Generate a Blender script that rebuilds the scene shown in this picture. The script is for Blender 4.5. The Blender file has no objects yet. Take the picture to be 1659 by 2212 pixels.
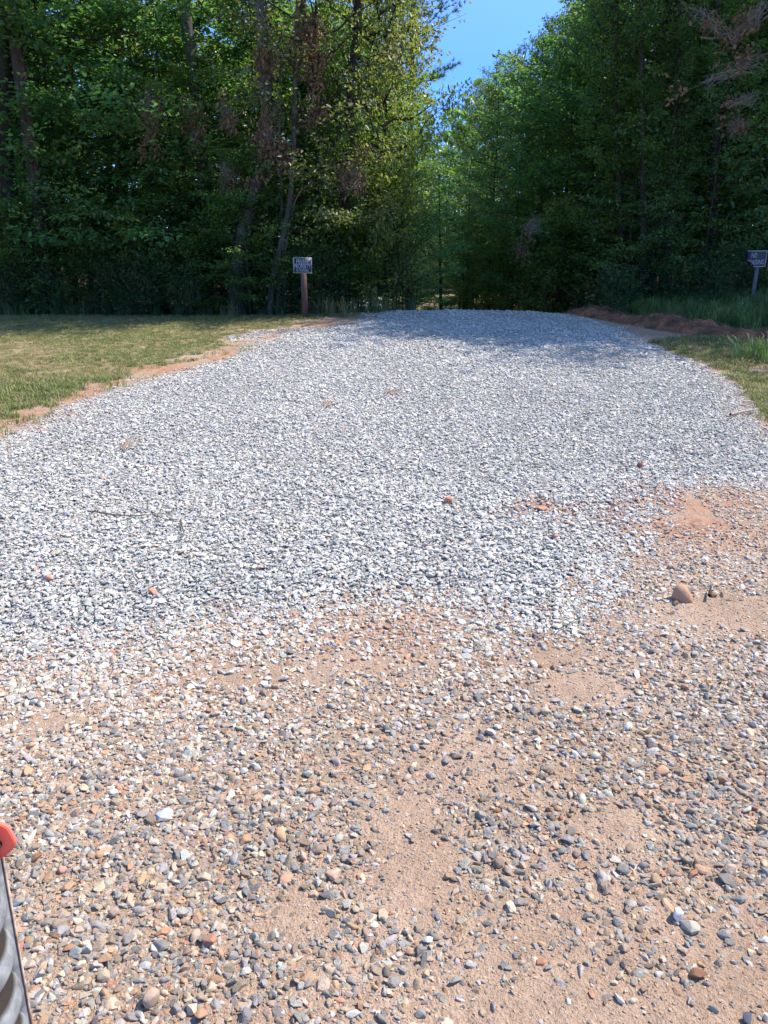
import bpy, bmesh, math, random
import numpy as np
from mathutils import Vector, Matrix

R = math.radians
scene = bpy.context.scene
COL = scene.collection

# ------------------------------------------------------------------ camera, sky, sun, exposure
EYE = 1.65
PITCH = 20.5
cam_d = bpy.data.cameras.new('camera')
cam_d.sensor_fit = 'VERTICAL'
cam_d.angle = R(67.3)
cam_d.clip_start = 0.05
cam_d.clip_end = 2000
cam = bpy.data.objects.new('camera', cam_d)
COL.objects.link(cam)
cam.location = (0, 0, EYE)
cam.rotation_euler = (R(90 - PITCH), 0, 0)
scene.camera = cam

SUN_EL, SUN_AZ = 53, 71            # azimuth measured from +Y (straight ahead) towards +X (right)
world = bpy.data.worlds.new('World')
scene.world = world
world.use_nodes = True
wn = world.node_tree
bg = wn.nodes['Background']
sky = wn.nodes.new('ShaderNodeTexSky')
sky.sky_type = 'NISHITA'
sky.sun_disc = False
sky.sun_elevation = R(SUN_EL)
sky.sun_rotation = R(SUN_AZ)
sky.air_density = 0.62
sky.dust_density = 0.0
sky.ozone_density = 6.0
sky_hs = wn.nodes.new('ShaderNodeHueSaturation')
sky_hs.inputs['Saturation'].default_value = 0.98
sky_hs.inputs['Value'].default_value = 1.25
wn.links.new(sky.outputs[0], sky_hs.inputs['Color'])
# clear deep-blue lower sky, brighter overhead
s_tc = wn.nodes.new('ShaderNodeTexCoord'); s_sp = wn.nodes.new('ShaderNodeSeparateXYZ')
wn.links.new(s_tc.outputs['Generated'], s_sp.inputs[0])
s_rp = wn.nodes.new('ShaderNodeValToRGB')
s_rp.color_ramp.elements[0].position = 0.16; s_rp.color_ramp.elements[0].color = (0.22, 0.34, 0.53, 1)
s_rp.color_ramp.elements[1].position = 0.55; s_rp.color_ramp.elements[1].color = (1.0, 0.97, 0.93, 1)
wn.links.new(s_sp.outputs[2], s_rp.inputs[0])
s_mx = wn.nodes.new('ShaderNodeMix'); s_mx.data_type = 'RGBA'; s_mx.blend_type = 'MULTIPLY'; s_mx.inputs[0].default_value = 1.0
wn.links.new(sky_hs.outputs[0], s_mx.inputs[6]); wn.links.new(s_rp.outputs[0], s_mx.inputs[7])
wn.links.new(s_mx.outputs[2], bg.inputs[0])
bg.inputs[1].default_value = 0.15

sun_d = bpy.data.lights.new('sun', 'SUN')
sun_d.energy = 2.65
sun_d.angle = R(0.53)
sun_d.color = (1.0, 0.945, 0.85)
sun = bpy.data.objects.new('sun', sun_d)
COL.objects.link(sun)
SUND = Vector((math.cos(R(SUN_EL)) * math.sin(R(SUN_AZ)), math.cos(R(SUN_EL)) * math.cos(R(SUN_AZ)), math.sin(R(SUN_EL))))
sun.rotation_euler = SUND.to_track_quat('Z', 'Y').to_euler()
sun.location = (20, 10, 30)

vs = scene.view_settings
vs.view_transform = 'Standard'
vs.look = 'None'
vs.exposure = 1.66
vs.gamma = 1.0
scene.render.engine = 'CYCLES'
cy = scene.cycles
cy.use_denoising = True
cy.max_bounces = 6
cy.diffuse_bounces = 3
cy.glossy_bounces = 2
cy.transmission_bounces = 3
cy.transparent_max_bounces = 8
cy.caustics_reflective = False
cy.caustics_refractive = False
cy.sample_clamp_indirect = 4

# ------------------------------------------------------------------ where the photograph's points lie on the ground
F = 1106 / math.tan(R(67.3) / 2)
CP, SP = math.cos(R(PITCH)), math.sin(R(PITCH))

def ray(px, py):
    u, v = (px - 829.5) / F, (1106 - py) / F
    return np.array([u, CP + v * SP, -SP + v * CP])

def on_z(px, py, z=0.0):
    d = ray(px, py)
    t = (z - EYE) / d[2]
    return np.array([d[0] * t, d[1] * t, z])

def at_y(px, py, y):
    d = ray(px, py)
    t = y / d[1]
    return np.array([d[0] * t, y, EYE + d[2] * t])

def proj(x, y, z):
    zz = z - EYE
    dep = np.maximum(y * CP - zz * SP, 1e-3)
    up = y * SP + zz * CP
    return 829.5 + F * x / dep, 1106 - F * up / dep

# ------------------------------------------------------------------ numeric helpers
def vnoise(x, y, seed=0):
    x = np.asarray(x, float); y = np.asarray(y, float)
    xi, yi = np.floor(x).astype(np.int64), np.floor(y).astype(np.int64)
    fx, fy = x - xi, y - yi
    fx = fx * fx * (3 - 2 * fx); fy = fy * fy * (3 - 2 * fy)
    def h(a, b):
        n = (a * 374761393 + b * 668265263 + seed * 144665) & 0xffffffff
        n = ((n ^ (n >> 13)) * 1274126177) & 0xffffffff
        return ((n ^ (n >> 16)) & 0xffff) / 65535.0
    a = h(xi, yi) * (1 - fx) + h(xi + 1, yi) * fx
    b = h(xi, yi + 1) * (1 - fx) + h(xi + 1, yi + 1) * fx
    return a * (1 - fy) + b * fy

def fbm(x, y, seed=0, o=4):
    s, a, t = 0, 0.5, 0
    for k in range(o):
        s = s + a * vnoise(x * 2 ** k, y * 2 ** k, seed + 17 * k); t += a; a *= 0.5
    return s / t

def sstep(a, b, x):
    t = np.clip((np.asarray(x, float) - a) / (b - a), 0, 1)
    return t * t * (3 - 2 * t)

def sdist(px, py, poly):
    """signed distance to a closed polygon, positive inside"""
    px = np.asarray(px, float); py = np.asarray(py, float)
    n = len(poly); dmin = np.full(px.shape, 1e9); inside = np.zeros(px.shape, bool)
    for i in range(n):
        ax, ay = poly[i][0], poly[i][1]; bx, by = poly[(i + 1) % n][0], poly[(i + 1) % n][1]
        ex, ey = bx - ax, by - ay
        t = np.clip(((px - ax) * ex + (py - ay) * ey) / (ex * ex + ey * ey + 1e-12), 0, 1)
        dmin = np.minimum(dmin, np.hypot(px - ax - t * ex, py - ay - t * ey))
        c = ((ay > py) != (by > py)) & (px < (bx - ax) * (py - ay) / (by - ay + 1e-12) + ax)
        inside ^= c
    return np.where(inside, dmin, -dmin)

def unit(v):
    return v / (np.linalg.norm(v, axis=-1, keepdims=True) + 1e-9)

# ------------------------------------------------------------------ mesh / object helpers
def mesh_from(name, V, Fc, mat=None, smooth=False, attrs=None):
    me = bpy.data.meshes.new(name)
    V = np.asarray(V, np.float32)
    me.vertices.add(len(V)); me.vertices.foreach_set('co', V.ravel())
    if len(Fc):
        if isinstance(Fc, np.ndarray):
            k = Fc.shape[1]; nf = len(Fc)
            me.loops.add(nf * k); me.loops.foreach_set('vertex_index', Fc.astype(np.int32).ravel())
            me.polygons.add(nf); me.polygons.foreach_set('loop_start', np.arange(nf, dtype=np.int32) * k)
        else:
            li = [i for f in Fc for i in f]; st = np.cumsum([0] + [len(f) for f in Fc[:-1]])
            me.loops.add(len(li)); me.loops.foreach_set('vertex_index', np.array(li, np.int32))
            me.polygons.add(len(Fc)); me.polygons.foreach_set('loop_start', st.astype(np.int32))
    for an, (typ, arr) in (attrs or {}).items():
        a = me.attributes.new(an, typ, 'POINT')
        key = {'FLOAT': 'value', 'INT': 'value', 'FLOAT_VECTOR': 'vector', 'FLOAT_COLOR': 'color'}[typ]
        a.data.foreach_set(key, np.asarray(arr, np.int32 if typ == 'INT' else np.float32).ravel())
    me.update(calc_edges=True)
    if smooth and len(me.polygons):
        me.polygons.foreach_set('use_smooth', np.ones(len(me.polygons), bool))
    if mat: me.materials.append(mat)
    return me

def link(name, data, parent=None, loc=None):
    o = bpy.data.objects.new(name, data); COL.objects.link(o)
    if parent: o.parent = parent
    if loc is not None: o.location = loc
    return o

def tag(o, label=None, cat=None, group=None, kind=None):
    if label: o['label'] = label
    if cat: o['category'] = cat
    if group: o['group'] = group
    if kind: o['kind'] = kind
    return o

def empty(name, loc, label, cat, group=None, rz=0.0, sc=1.0):
    o = bpy.data.objects.new(name, None); COL.objects.link(o)
    o.empty_display_size = 0.2
    o.location = loc; o.rotation_euler = (0, 0, rz)
    o.scale = (sc, sc, sc) if np.isscalar(sc) else sc
    return tag(o, label, cat, group)

class Geo:
    """collects tubes and boxes as quads into one mesh"""
    def __init__(s): s.V = []; s.F = []; s.n = 0
    def add(s, V, Fc):
        V = np.asarray(V, float); Fc = np.asarray(Fc, int)
        s.V.append(V); s.F.append(Fc + s.n); s.n += len(V)
    def tube(s, P, rad, sides=6, cap=True):
        P = np.asarray(P, float); n = len(P)
        rad = np.broadcast_to(np.asarray(rad, float), (n,))
        T = unit(np.gradient(P, axis=0))
        ref = np.where(np.abs(T[:, 2:3]) > 0.9, np.array([[1., 0, 0]]), np.array([[0, 0, 1.]]))
        if abs(T[:, 2].mean()) > 0.6: ref = np.tile([[1., 0, 0]], (n, 1))
        A = unit(np.cross(T, ref)); B = np.cross(T, A)
        th = np.linspace(0, 2 * np.pi, sides, endpoint=False)
        V = P[:, None] + rad[:, None, None] * (np.cos(th)[None, :, None] * A[:, None] + np.sin(th)[None, :, None] * B[:, None])
        i, j = np.meshgrid(np.arange(n - 1), np.arange(sides), indexing='ij')
        j2 = (j + 1) % sides
        Fc = np.stack([i * sides + j, i * sides + j2, (i + 1) * sides + j2, (i + 1) * sides + j], -1).reshape(-1, 4)
        s.add(V.reshape(-1, 3), Fc)
    def box(s, c, h, M=None):
        c = np.array(c, float); h = np.array(h, float)
        V = np.array([[x, y, z] for x in (-1, 1) for y in (-1, 1) for z in (-1, 1)], float) * h
        if M is not None: V = V @ np.array(M).T
        s.add(V + c, [[0, 1, 3, 2], [4, 6, 7, 5], [0, 4, 5, 1], [2, 3, 7, 6], [0, 2, 6, 4], [1, 5, 7, 3]])
    def mesh(s, name, mat, smooth=False):
        return mesh_from(name, np.concatenate(s.V), np.concatenate(s.F), mat, smooth)

# ------------------------------------------------------------------ materials
def nmat(name):
    m = bpy.data.materials.new(name); m.use_nodes = True
    nt = m.node_tree; b = nt.nodes['Principled BSDF']
    return m, nt, b

def N(nt, typ, **kw):
    n = nt.nodes.new(typ)
    for k, v in kw.items():
        if k == 'inp':
            for kk, vv in v.items(): n.inputs[kk].default_value = vv
        else: setattr(n, k, v)
    return n

def ramp(nt, fac, stops):
    r = nt.nodes.new('ShaderNodeValToRGB')
    e = r.color_ramp.elements
    while len(e) > 1: e.remove(e[-1])
    for i, (p, c) in enumerate(stops):
        q = e[0] if i == 0 else e.new(p)
        q.position = p; q.color = (*c, 1)
    nt.links.new(fac, r.inputs[0])
    return r.outputs[0]

def mix(nt, f, a, b, typ='MIX'):
    m = nt.nodes.new('ShaderNodeMix'); m.data_type = 'RGBA'; m.blend_type = typ
    for s, v in ((m.inputs[0], f), (m.inputs[6], a), (m.inputs[7], b)):
        if hasattr(v, 'links'): nt.links.new(v, s)
        else: s.default_value = v if np.isscalar(v) else (*v, 1)
    return m.outputs[2]

def noise(nt, sc, det=4, rough=0.6, coord='Object', vec=None):
    if vec is None:
        vec = nt.nodes.new('ShaderNodeTexCoord').outputs[coord]
    n = N(nt, 'ShaderNodeTexNoise', inp={'Scale': sc, 'Detail': det, 'Roughness': rough})
    nt.links.new(vec, n.inputs['Vector'])
    return n.outputs[0]

def bump(nt, b, h, dist, strength=1.0):
    n = N(nt, 'ShaderNodeBump', inp={'Strength': strength, 'Distance': dist})
    nt.links.new(h, n.inputs['Height']); nt.links.new(n.outputs[0], b.inputs['Normal'])

def leaf_mat(name, dark, light, trans, tw=0.48, rough=0.36, spec=0.6, hue=0.04):
    """waxy leaf: per-leaf tint attribute blends two greens, light passes through"""
    m, nt, b = nmat(name)
    at = N(nt, 'ShaderNodeAttribute', attribute_name='tint')
    oi = N(nt, 'ShaderNodeObjectInfo')
    c = mix(nt, at.outputs['Fac'], dark, light)
    hs = N(nt, 'ShaderNodeHueSaturation')
    mr = N(nt, 'ShaderNodeMapRange', inp={'To Min': 0.5 - hue * 0.5, 'To Max': 0.5 + hue * 0.8})
    nt.links.new(oi.outputs['Random'], mr.inputs[0]); nt.links.new(mr.outputs[0], hs.inputs['Hue'])
    nt.links.new(c, hs.inputs['Color'])
    nt.links.new(hs.outputs[0], b.inputs['Base Color'])
    b.inputs['Roughness'].default_value = rough
    b.inputs['Specular IOR Level'].default_value = spec
    t = N(nt, 'ShaderNodeBsdfTranslucent')
    tc = mix(nt, at.outputs['Fac'], tuple(0.7 * v for v in trans), trans)
    nt.links.new(tc, t.inputs[0])
    ms = N(nt, 'ShaderNodeMixShader', inp={0: tw})
    nt.links.new(b.outputs[0], ms.inputs[1]); nt.links.new(t.outputs[0], ms.inputs[2])
    nt.links.new(ms.outputs[0], nt.nodes['Material Output'].inputs[0])
    return m

def bark_mat(name, a, bcol, sc=9, lichen=None):
    m, nt, b = nmat(name)
    tc = N(nt, 'ShaderNodeTexCoord'); mp = N(nt, 'ShaderNodeMapping'); mp.inputs['Scale'].default_value = (1, 1, 0.18)
    nt.links.new(tc.outputs['Object'], mp.inputs[0])
    n = noise(nt, sc * 3, 6, 0.65, vec=mp.outputs[0])
    c = ramp(nt, n, [(0.3, a), (0.68, bcol)])
    if lichen:
        n2 = noise(nt, 3.5, 4, 0.7)
        c = mix(nt, ramp(nt, n2, [(0.5, (0, 0, 0)), (0.62, (1, 1, 1))]), c, lichen)
    nt.links.new(c, b.inputs['Base Color']); b.inputs['Roughness'].default_value = 0.9
    b.inputs['Specular IOR Level'].default_value = 0.2
    bump(nt, b, n, 0.03, 0.9)
    return m

M_BARK = bark_mat('dark_bark', (0.016, 0.012, 0.008), (0.072, 0.054, 0.038), 9, (0.06, 0.066, 0.042))
M_PINEBARK = bark_mat('pine_bark', (0.035, 0.022, 0.016), (0.13, 0.085, 0.062))
M_GREYBARK = bark_mat('grey_bark', (0.045, 0.036, 0.029), (0.135, 0.112, 0.092), 7, (0.13, 0.14, 0.11))
M_DEADWOOD = bark_mat('dead_wood', (0.10, 0.075, 0.055), (0.26, 0.21, 0.16), 12)
M_LEAF = leaf_mat('broad_leaf', (0.038, 0.088, 0.020), (0.125, 0.205, 0.045), (0.28, 0.46, 0.06))
M_LEAF_SOFT = leaf_mat('dogwood_leaf', (0.050, 0.125, 0.038), (0.130, 0.240, 0.080), (0.26, 0.52, 0.09), rough=0.5)
M_OAKLEAF = leaf_mat('oak_leaf', (0.050, 0.092, 0.020), (0.225, 0.25, 0.055), (0.44, 0.52, 0.06), rough=0.36, spec=0.6)
M_DULL = leaf_mat('dull_leaf', (0.055, 0.080, 0.028), (0.150, 0.170, 0.060), (0.34, 0.38, 0.08), rough=0.45)
M_NEEDLE = leaf_mat('pine_needle', (0.040, 0.090, 0.040), (0.095, 0.165, 0.070), (0.17, 0.28, 0.08), tw=0.25, rough=0.5)
M_BROWN = leaf_mat('dead_leaf', (0.12, 0.066, 0.034), (0.29, 0.175, 0.095), (0.26, 0.14, 0.06), tw=0.25, rough=0.7, spec=0.2, hue=0.01)
M_WEED = leaf_mat('weed_leaf', (0.030, 0.070, 0.022), (0.085, 0.150, 0.050), (0.15, 0.25, 0.05), rough=0.5)

def grass_mat(name):
    m, nt, b = nmat(name)
    a = N(nt, 'ShaderNodeAttribute', attribute_name='col', attribute_type='INSTANCER')
    t2 = N(nt, 'ShaderNodeAttribute', attribute_name='tint')
    c = mix(nt, t2.outputs['Fac'], a.outputs['Color'], (0.33, 0.27, 0.14))
    nt.links.new(c, b.inputs['Base Color']); b.inputs['Roughness'].default_value = 0.55
    t = N(nt, 'ShaderNodeBsdfTranslucent'); nt.links.new(c, t.inputs[0])
    ms = N(nt, 'ShaderNodeMixShader', inp={0: 0.35})
    nt.links.new(b.outputs[0], ms.inputs[1]); nt.links.new(t.outputs[0], ms.inputs[2])
    nt.links.new(ms.outputs[0], nt.nodes['Material Output'].inputs[0])
    return m
M_GRASS = grass_mat('grass_blade')

def stone_mat(name, attr=True, col=None, veins=0.5, rough=0.85):
    m, nt, b = nmat(name)
    if attr:
        base = N(nt, 'ShaderNodeAttribute', attribute_name='col', attribute_type='INSTANCER').outputs['Color']
    else:
        base = mix(nt, 0.0, col, col)
    n = noise(nt, 2.2 if attr else 45, 5, 0.7)
    g = ramp(nt, n, [(0.25, (0.62, 0.60, 0.58)), (0.5, (0.95, 0.95, 0.95)), (0.75, (1.22, 1.22, 1.2))])
    c = mix(nt, veins, base, mix(nt, 1.0, base, g, 'MULTIPLY'))
    nt.links.new(c, b.inputs['Base Color'])
    b.inputs['Roughness'].default_value = rough
    b.inputs['Specular IOR Level'].default_value = 0.3
    n2 = noise(nt, 7 if attr else 120, 4, 0.7)
    bump(nt, b, n2, 0.05 if attr else 0.002, 0.4)
    return m
M_STONE = stone_mat('gravel_stone')

# ------------------------------------------------------------------ layout of the ground
WHITE = [(800, 692), (720, 706), (640, 712), (600, 730), (560, 742), (520, 768), (400, 800), (250, 845), (150, 880), (80, 915), (0, 965),
         (-250, 1080), (-600, 1300), (-500, 1480), (-150, 1440), (0, 1405), (180, 1385), (340, 1362), (480, 1335), (590, 1350), (680, 1322), (780, 1300), (900, 1285),
         (1010, 1300), (1110, 1340), (1210, 1352), (1270, 1285), (1340, 1225), (1390, 1165), (1420, 1110), (1450, 1058), (1530, 1042),
         (1659, 1046), (1800, 1060), (1850, 1030), (1659, 955), (1600, 880), (1570, 830), (1520, 795), (1450, 768), (1395, 742), (1330, 708), (1250, 690), (1195, 682)]
WHITE_W = [on_z(*p)[:2] for p in WHITE]
# the drive goes on over the crest and bends left
WHITE_W = WHITE_W + [np.array(p) for p in ((3.1, 17.5), (3.0, 24), (2.0, 34), (-3, 48), (-6, 47), (-1.2, 33), (-0.4, 24), (-0.6, 17.5))]
OUTLIER = [on_z(*p)[:2] for p in ((482, 728), (540, 716), (640, 708), (600, 724), (545, 738), (500, 742))]
LAWN_EDGE = [on_z(*p)[:2] for p in ((-600, 1225), (-250, 1030), (0, 915), (120, 882), (215, 850), (300, 815), (400, 780), (460, 756), (500, 728), (620, 704), (700, 694), (790, 684))]
BERM = [(7.6, 11.3), (6.4, 11.7), (5.5, 12.3), (4.95, 13.2), (4.5, 14.1), (4.0, 15.2), (3.7, 16.8), (3.5, 19)]

def berm_dist(x, y):
    d = np.full(np.shape(x), 1e9); side = np.zeros(np.shape(x)); tt = np.zeros(np.shape(x))
    for i in range(len(BERM) - 1):
        ax, ay = BERM[i]; bx, by = BERM[i + 1]; ex, ey = bx - ax, by - ay
        t = np.clip(((x - ax) * ex + (y - ay) * ey) / (ex * ex + ey * ey), 0, 1)
        q = np.hypot(x - ax - t * ex, y - ay - t * ey)
        s = np.sign((x - ax) * ey - (y - ay) * ex)
        k = q < d
        d = np.where(k, q, d); side = np.where(k, s, side); tt = np.where(k, i + t, tt)
    return d, side, tt

def gh(x, y):
    """height of the ground"""
    x = np.asarray(x, float); y = np.asarray(y, float)
    z = 0.05 * (fbm(x * 0.35, y * 0.35, 3) - 0.5) * sstep(2.5, 6, y)
    z = z - 2.6 * (1 - np.exp(-np.maximum(y - 15.2, 0) / 12.0)) * (0.35 + 0.65 * np.exp(-((x - 2) / 7.0) ** 2))
    d, side, tt = berm_dist(x, y)
    z = z + np.where(side > 0, 0.48 * sstep(0.0, 5, d), 0) * sstep(8, 11, y) * (1 - 0.6 * sstep(20, 30, y))
    z = z + 0.018 * (fbm(x * 2.2, y * 2.2, 9) - 0.5)
    z = z + 0.16 * sstep(13.5, 15.2, y) * np.exp(-((x - 1.3) / 2.5) ** 2) * (1 - sstep(15.2, 18, y)) * 0.5
    return z

def zones(x, y):
    """ground cover at a point: white gravel, grass, red clay, forest litter (0..1)"""
    n1 = fbm(x * 1.6, y * 1.6, 21) - 0.5; n2 = fbm(x * 6, y * 6, 33) - 0.5
    dw = sdist(x, y, WHITE_W) + 0.22 * n1 + 0.16 * n2
    do = sdist(x, y, OUTLIER) + 0.25 * n2
    w = np.maximum(sstep(-0.16, 0.02, dw), sstep(-0.05, 0.1, do) * 0.8)
    # left lawn lies beyond its edge polyline
    lawn_poly = LAWN_EDGE + [np.array(p) for p in ((-0.6, 15.6), (-1.2, 16.3), (-40, 19), (-40, 2))]
    dl = sdist(x, y, lawn_poly) + 1.1 * n1 + 0.5 * n2
    g = sstep(-0.05, 0.35, dl)
    d, side, tt = berm_dist(x, y)
    bank = ((side > 0) & (y > 10.5)) * sstep(0.3, 0.7, d)
    px, py = proj(x, y, 0)
    right_poly = [on_z(*p)[:2] for p in ((1390, 738), (1470, 775), (1540, 800), (1590, 850), (1630, 905), (1700, 960), (2100, 980), (2100, 760), (1640, 735), (1500, 725))]
    dr = sdist(x, y, right_poly) + 0.35 * n1 + 0.2 * n2
    g2 = sstep(-0.15, 0.3, dr) * sstep(0.22, 0.6, fbm(x * 1.1, y * 1.1, 44) + 0.25 * n2 + 0.13)
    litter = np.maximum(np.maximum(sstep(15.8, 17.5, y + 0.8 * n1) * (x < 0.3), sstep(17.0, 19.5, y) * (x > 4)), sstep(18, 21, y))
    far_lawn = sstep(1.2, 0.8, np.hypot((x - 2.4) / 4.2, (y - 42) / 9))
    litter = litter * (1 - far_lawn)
    clay = 0.9 * np.exp(-((dw + 0.15) / 0.27) ** 2) * (y > 5.5) * (x < 0.6) * sstep(0.36, 0.62, fbm(x * 1.7 + 5, y * 1.7, 51) + 0.04) * (1 - w)
    for cx, cy2, r, s in ((1455, 1120, .48, 1.0), (1520, 1085, .42, .85), (1530, 1165, .35, .55), (1165, 1105, .26, 1), (1200, 1165, .12, 1), (830, 1365, .4, .5), (640, 1420, .4, .25), (1600, 1110, .3, .5), (330, 800, .5, .8), (700, 688, 1.0, .9), (20, 900, .6, .9)):
        c = on_z(cx, cy2)
        clay = np.maximum(clay, s * np.exp(-(((x - c[0]) / r) ** 2 + ((y - c[1]) / (r * 0.8)) ** 2)) * sstep(0.3, 0.6, 0.5 + n1 + n2))
    return dw, w, np.clip(np.maximum(np.maximum(np.maximum(g, bank), g2), far_lawn), 0, 1) * (1 - w), clay, litter, dl

# ------------------------------------------------------------------ ground and drive sheets
def axis(segs):
    out = []
    for a, b, s in segs: out += list(np.arange(a, b - 1e-6, s))
    return np.array(out + [segs[-1][1]])

def grid_mesh(xs, ys, zf):
    X, Y = np.meshgrid(xs, ys)
    Z = zf(X, Y)
    V = np.stack([X, Y, Z], -1).reshape(-1, 3)
    nx, ny = len(xs), len(ys)
    i, j = np.meshgrid(np.arange(ny - 1), np.arange(nx - 1), indexing='ij')
    Fc = np.stack([i * nx + j, i * nx + j + 1, (i + 1) * nx + j + 1, (i + 1) * nx + j], -1).reshape(-1, 4)
    return V, Fc

def dirt_nodes(nt):
    n = noise(nt, 1.3, 6, 0.62); n2 = noise(nt, 14, 6, 0.7); n3 = noise(nt, 160, 3, 0.6)
    c = ramp(nt, n, [(0.35, (0.345, 0.235, 0.160)), (0.55, (0.41, 0.288, 0.205)), (0.7, (0.46, 0.340, 0.252))])
    c = mix(nt, 0.45, c, mix(nt, 1.0, c, ramp(nt, n2, [(0.3, (0.6, 0.56, 0.53)), (0.65, (1.1, 1.08, 1.05))]), 'MULTIPLY'))
    c = mix(nt, 0.55, c, mix(nt, 1.0, c, ramp(nt, n3, [(0.32, (0.45, 0.42, 0.4)), (0.5, (1, 1, 1)), (0.7, (1.2, 1.2, 1.2))]), 'MULTIPLY'))
    return c, n2, n3

m_ground, nt, b = nmat('ground_soil')
zt = N(nt, 'ShaderNodeAttribute', attribute_name='zone')
sp = N(nt, 'ShaderNodeSeparateColor'); nt.links.new(zt.outputs['Color'], sp.inputs[0])
dirt, dn2, dn3 = dirt_nodes(nt)
gn = noise(nt, 3.0, 5, 0.65)
grassy = ramp(nt, gn, [(0.3, (0.10, 0.10, 0.036)), (0.5, (0.21, 0.17, 0.08)), (0.66, (0.36, 0.27, 0.17))])
clayc = ramp(nt, dn2, [(0.3, (0.24, 0.115, 0.066)), (0.5, (0.37, 0.205, 0.130)), (0.72, (0.44, 0.30, 0.21))])
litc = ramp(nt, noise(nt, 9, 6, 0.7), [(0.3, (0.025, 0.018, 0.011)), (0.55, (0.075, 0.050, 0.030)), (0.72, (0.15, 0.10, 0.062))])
edge_n = noise(nt, 7, 5, 0.75)
def ragged(o):
    a = N(nt, 'ShaderNodeMath', operation='ADD'); nt.links.new(o, a.inputs[0]); nt.links.new(edge_n, a.inputs[1])
    m_ = N(nt, 'ShaderNodeMapRange', inp={'From Min': 0.72, 'From Max': 1.22}); nt.links.new(a.outputs[0], m_.inputs[0])
    return m_.outputs[0]
c = mix(nt, ragged(sp.outputs[0]), dirt, grassy)
c = mix(nt, ragged(sp.outputs[1]), c, clayc)
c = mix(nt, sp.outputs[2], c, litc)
nt.links.new(c, b.inputs['Base Color']); b.inputs['Roughness'].default_value = 0.95
b.inputs['Specular IOR Level'].default_value = 0.1
hh = N(nt, 'ShaderNodeMath', operation='ADD'); nt.links.new(dn2, hh.inputs[0])
hm = N(nt, 'ShaderNodeMath', operation='MULTIPLY', inp={1: 0.25}); nt.links.new(dn3, hm.inputs[0]); nt.links.new(hm.outputs[0], hh.inputs[1])
bump(nt, b, hh.outputs[0], 0.03, 0.9)

gx = axis([(-400, -60, 20), (-60, -15, 2.5), (-15, -8, 0.5), (-8, 9, 0.085), (9, 16, 0.5), (16, 60, 2.5), (60, 400, 20)])
gy = axis([(-30, -2, 4), (-2, 0.4, 0.3), (0.4, 17, 0.085), (17, 30, 0.5), (30, 80, 2.5), (80, 600, 20)])
V, Fc = grid_mesh(gx, gy, gh)
dw, w, g, clay, lit, dl = zones(V[:, 0], V[:, 1])
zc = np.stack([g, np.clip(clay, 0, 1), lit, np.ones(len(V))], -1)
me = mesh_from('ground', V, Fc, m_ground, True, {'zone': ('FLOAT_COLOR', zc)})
tag(link('ground', me), 'bare tan soil, lawn ground and shaded forest floor', kind='structure')

m_drive, nt, b = nmat('drive_stone_dust')
n = noise(nt, 40, 6, 0.75); n2 = noise(nt, 2, 4, 0.6)
c = ramp(nt, n, [(0.3, (0.16, 0.155, 0.145)), (0.5, (0.34, 0.335, 0.32)), (0.68, (0.52, 0.51, 0.49))])
za = N(nt, 'ShaderNodeAttribute', attribute_name='clay')
c = mix(nt, za.outputs['Fac'], c, (0.40, 0.22, 0.14))
nt.links.new(c, b.inputs['Base Color']); b.inputs['Roughness'].default_value = 0.95
bump(nt, b, n, 0.03, 1.0)
DRIVE_H = 0.018
def drive_z(x, y):
    dw = sdist(x, y, WHITE_W) + 0.22 * (fbm(x * 1.6, y * 1.6, 21) - 0.5)
    ruts = 0.006 * np.sin((x - 0.12 * y) * 2.0) * sstep(3, 7, y)
    return gh(x, y) - 0.03 + (DRIVE_H + 0.03) * sstep(-0.25, 0.45, dw) + ruts * sstep(0.2, 1.2, dw) + 0.07 * sstep(16.8, 18.5, y) * sstep(-0.1, 0.3, dw)
dx = axis([(-9, 8, 0.1)]); dy = axis([(2, 18, 0.1), (18, 48, 0.5)])
V, Fc = grid_mesh(dx, dy, drive_z)
ddw, dww, dg, dclay, dlit, _ = zones(V[:, 0], V[:, 1])
keep = (sdist(V[:, 0], V[:, 1], WHITE_W) > -0.35)
Fk = Fc[keep[Fc].all(1)]
used = np.unique(Fk); remap = np.full(len(V), -1); remap[used] = np.arange(len(used))
me = mesh_from('gravel_driveway', V[used], remap[Fk], m_drive, True, {'clay': ('FLOAT', np.clip(dclay[used] * 1.1, 0, 1))})
tag(link('gravel_driveway', me), 'driveway bed of pale crushed stone dust', kind='structure')

def surf(x, y):
    dwv = sdist(x, y, WHITE_W)
    return np.where(dwv > -0.3, np.maximum(gh(x, y), drive_z(x, y)), gh(x, y))

def surf1(x, y):
    return float(surf(np.array([float(x)]), np.array([float(y)]))[0])

# ------------------------------------------------------------------ scattering (gravel, grass): stuff made with geometry nodes
def kit(name, meshes):
    c = bpy.data.collections.new(name)
    for i, me in enumerate(meshes):
        o = bpy.data.objects.new('%s_%02d' % (name, i), me); c.objects.link(o)
    return c

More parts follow.
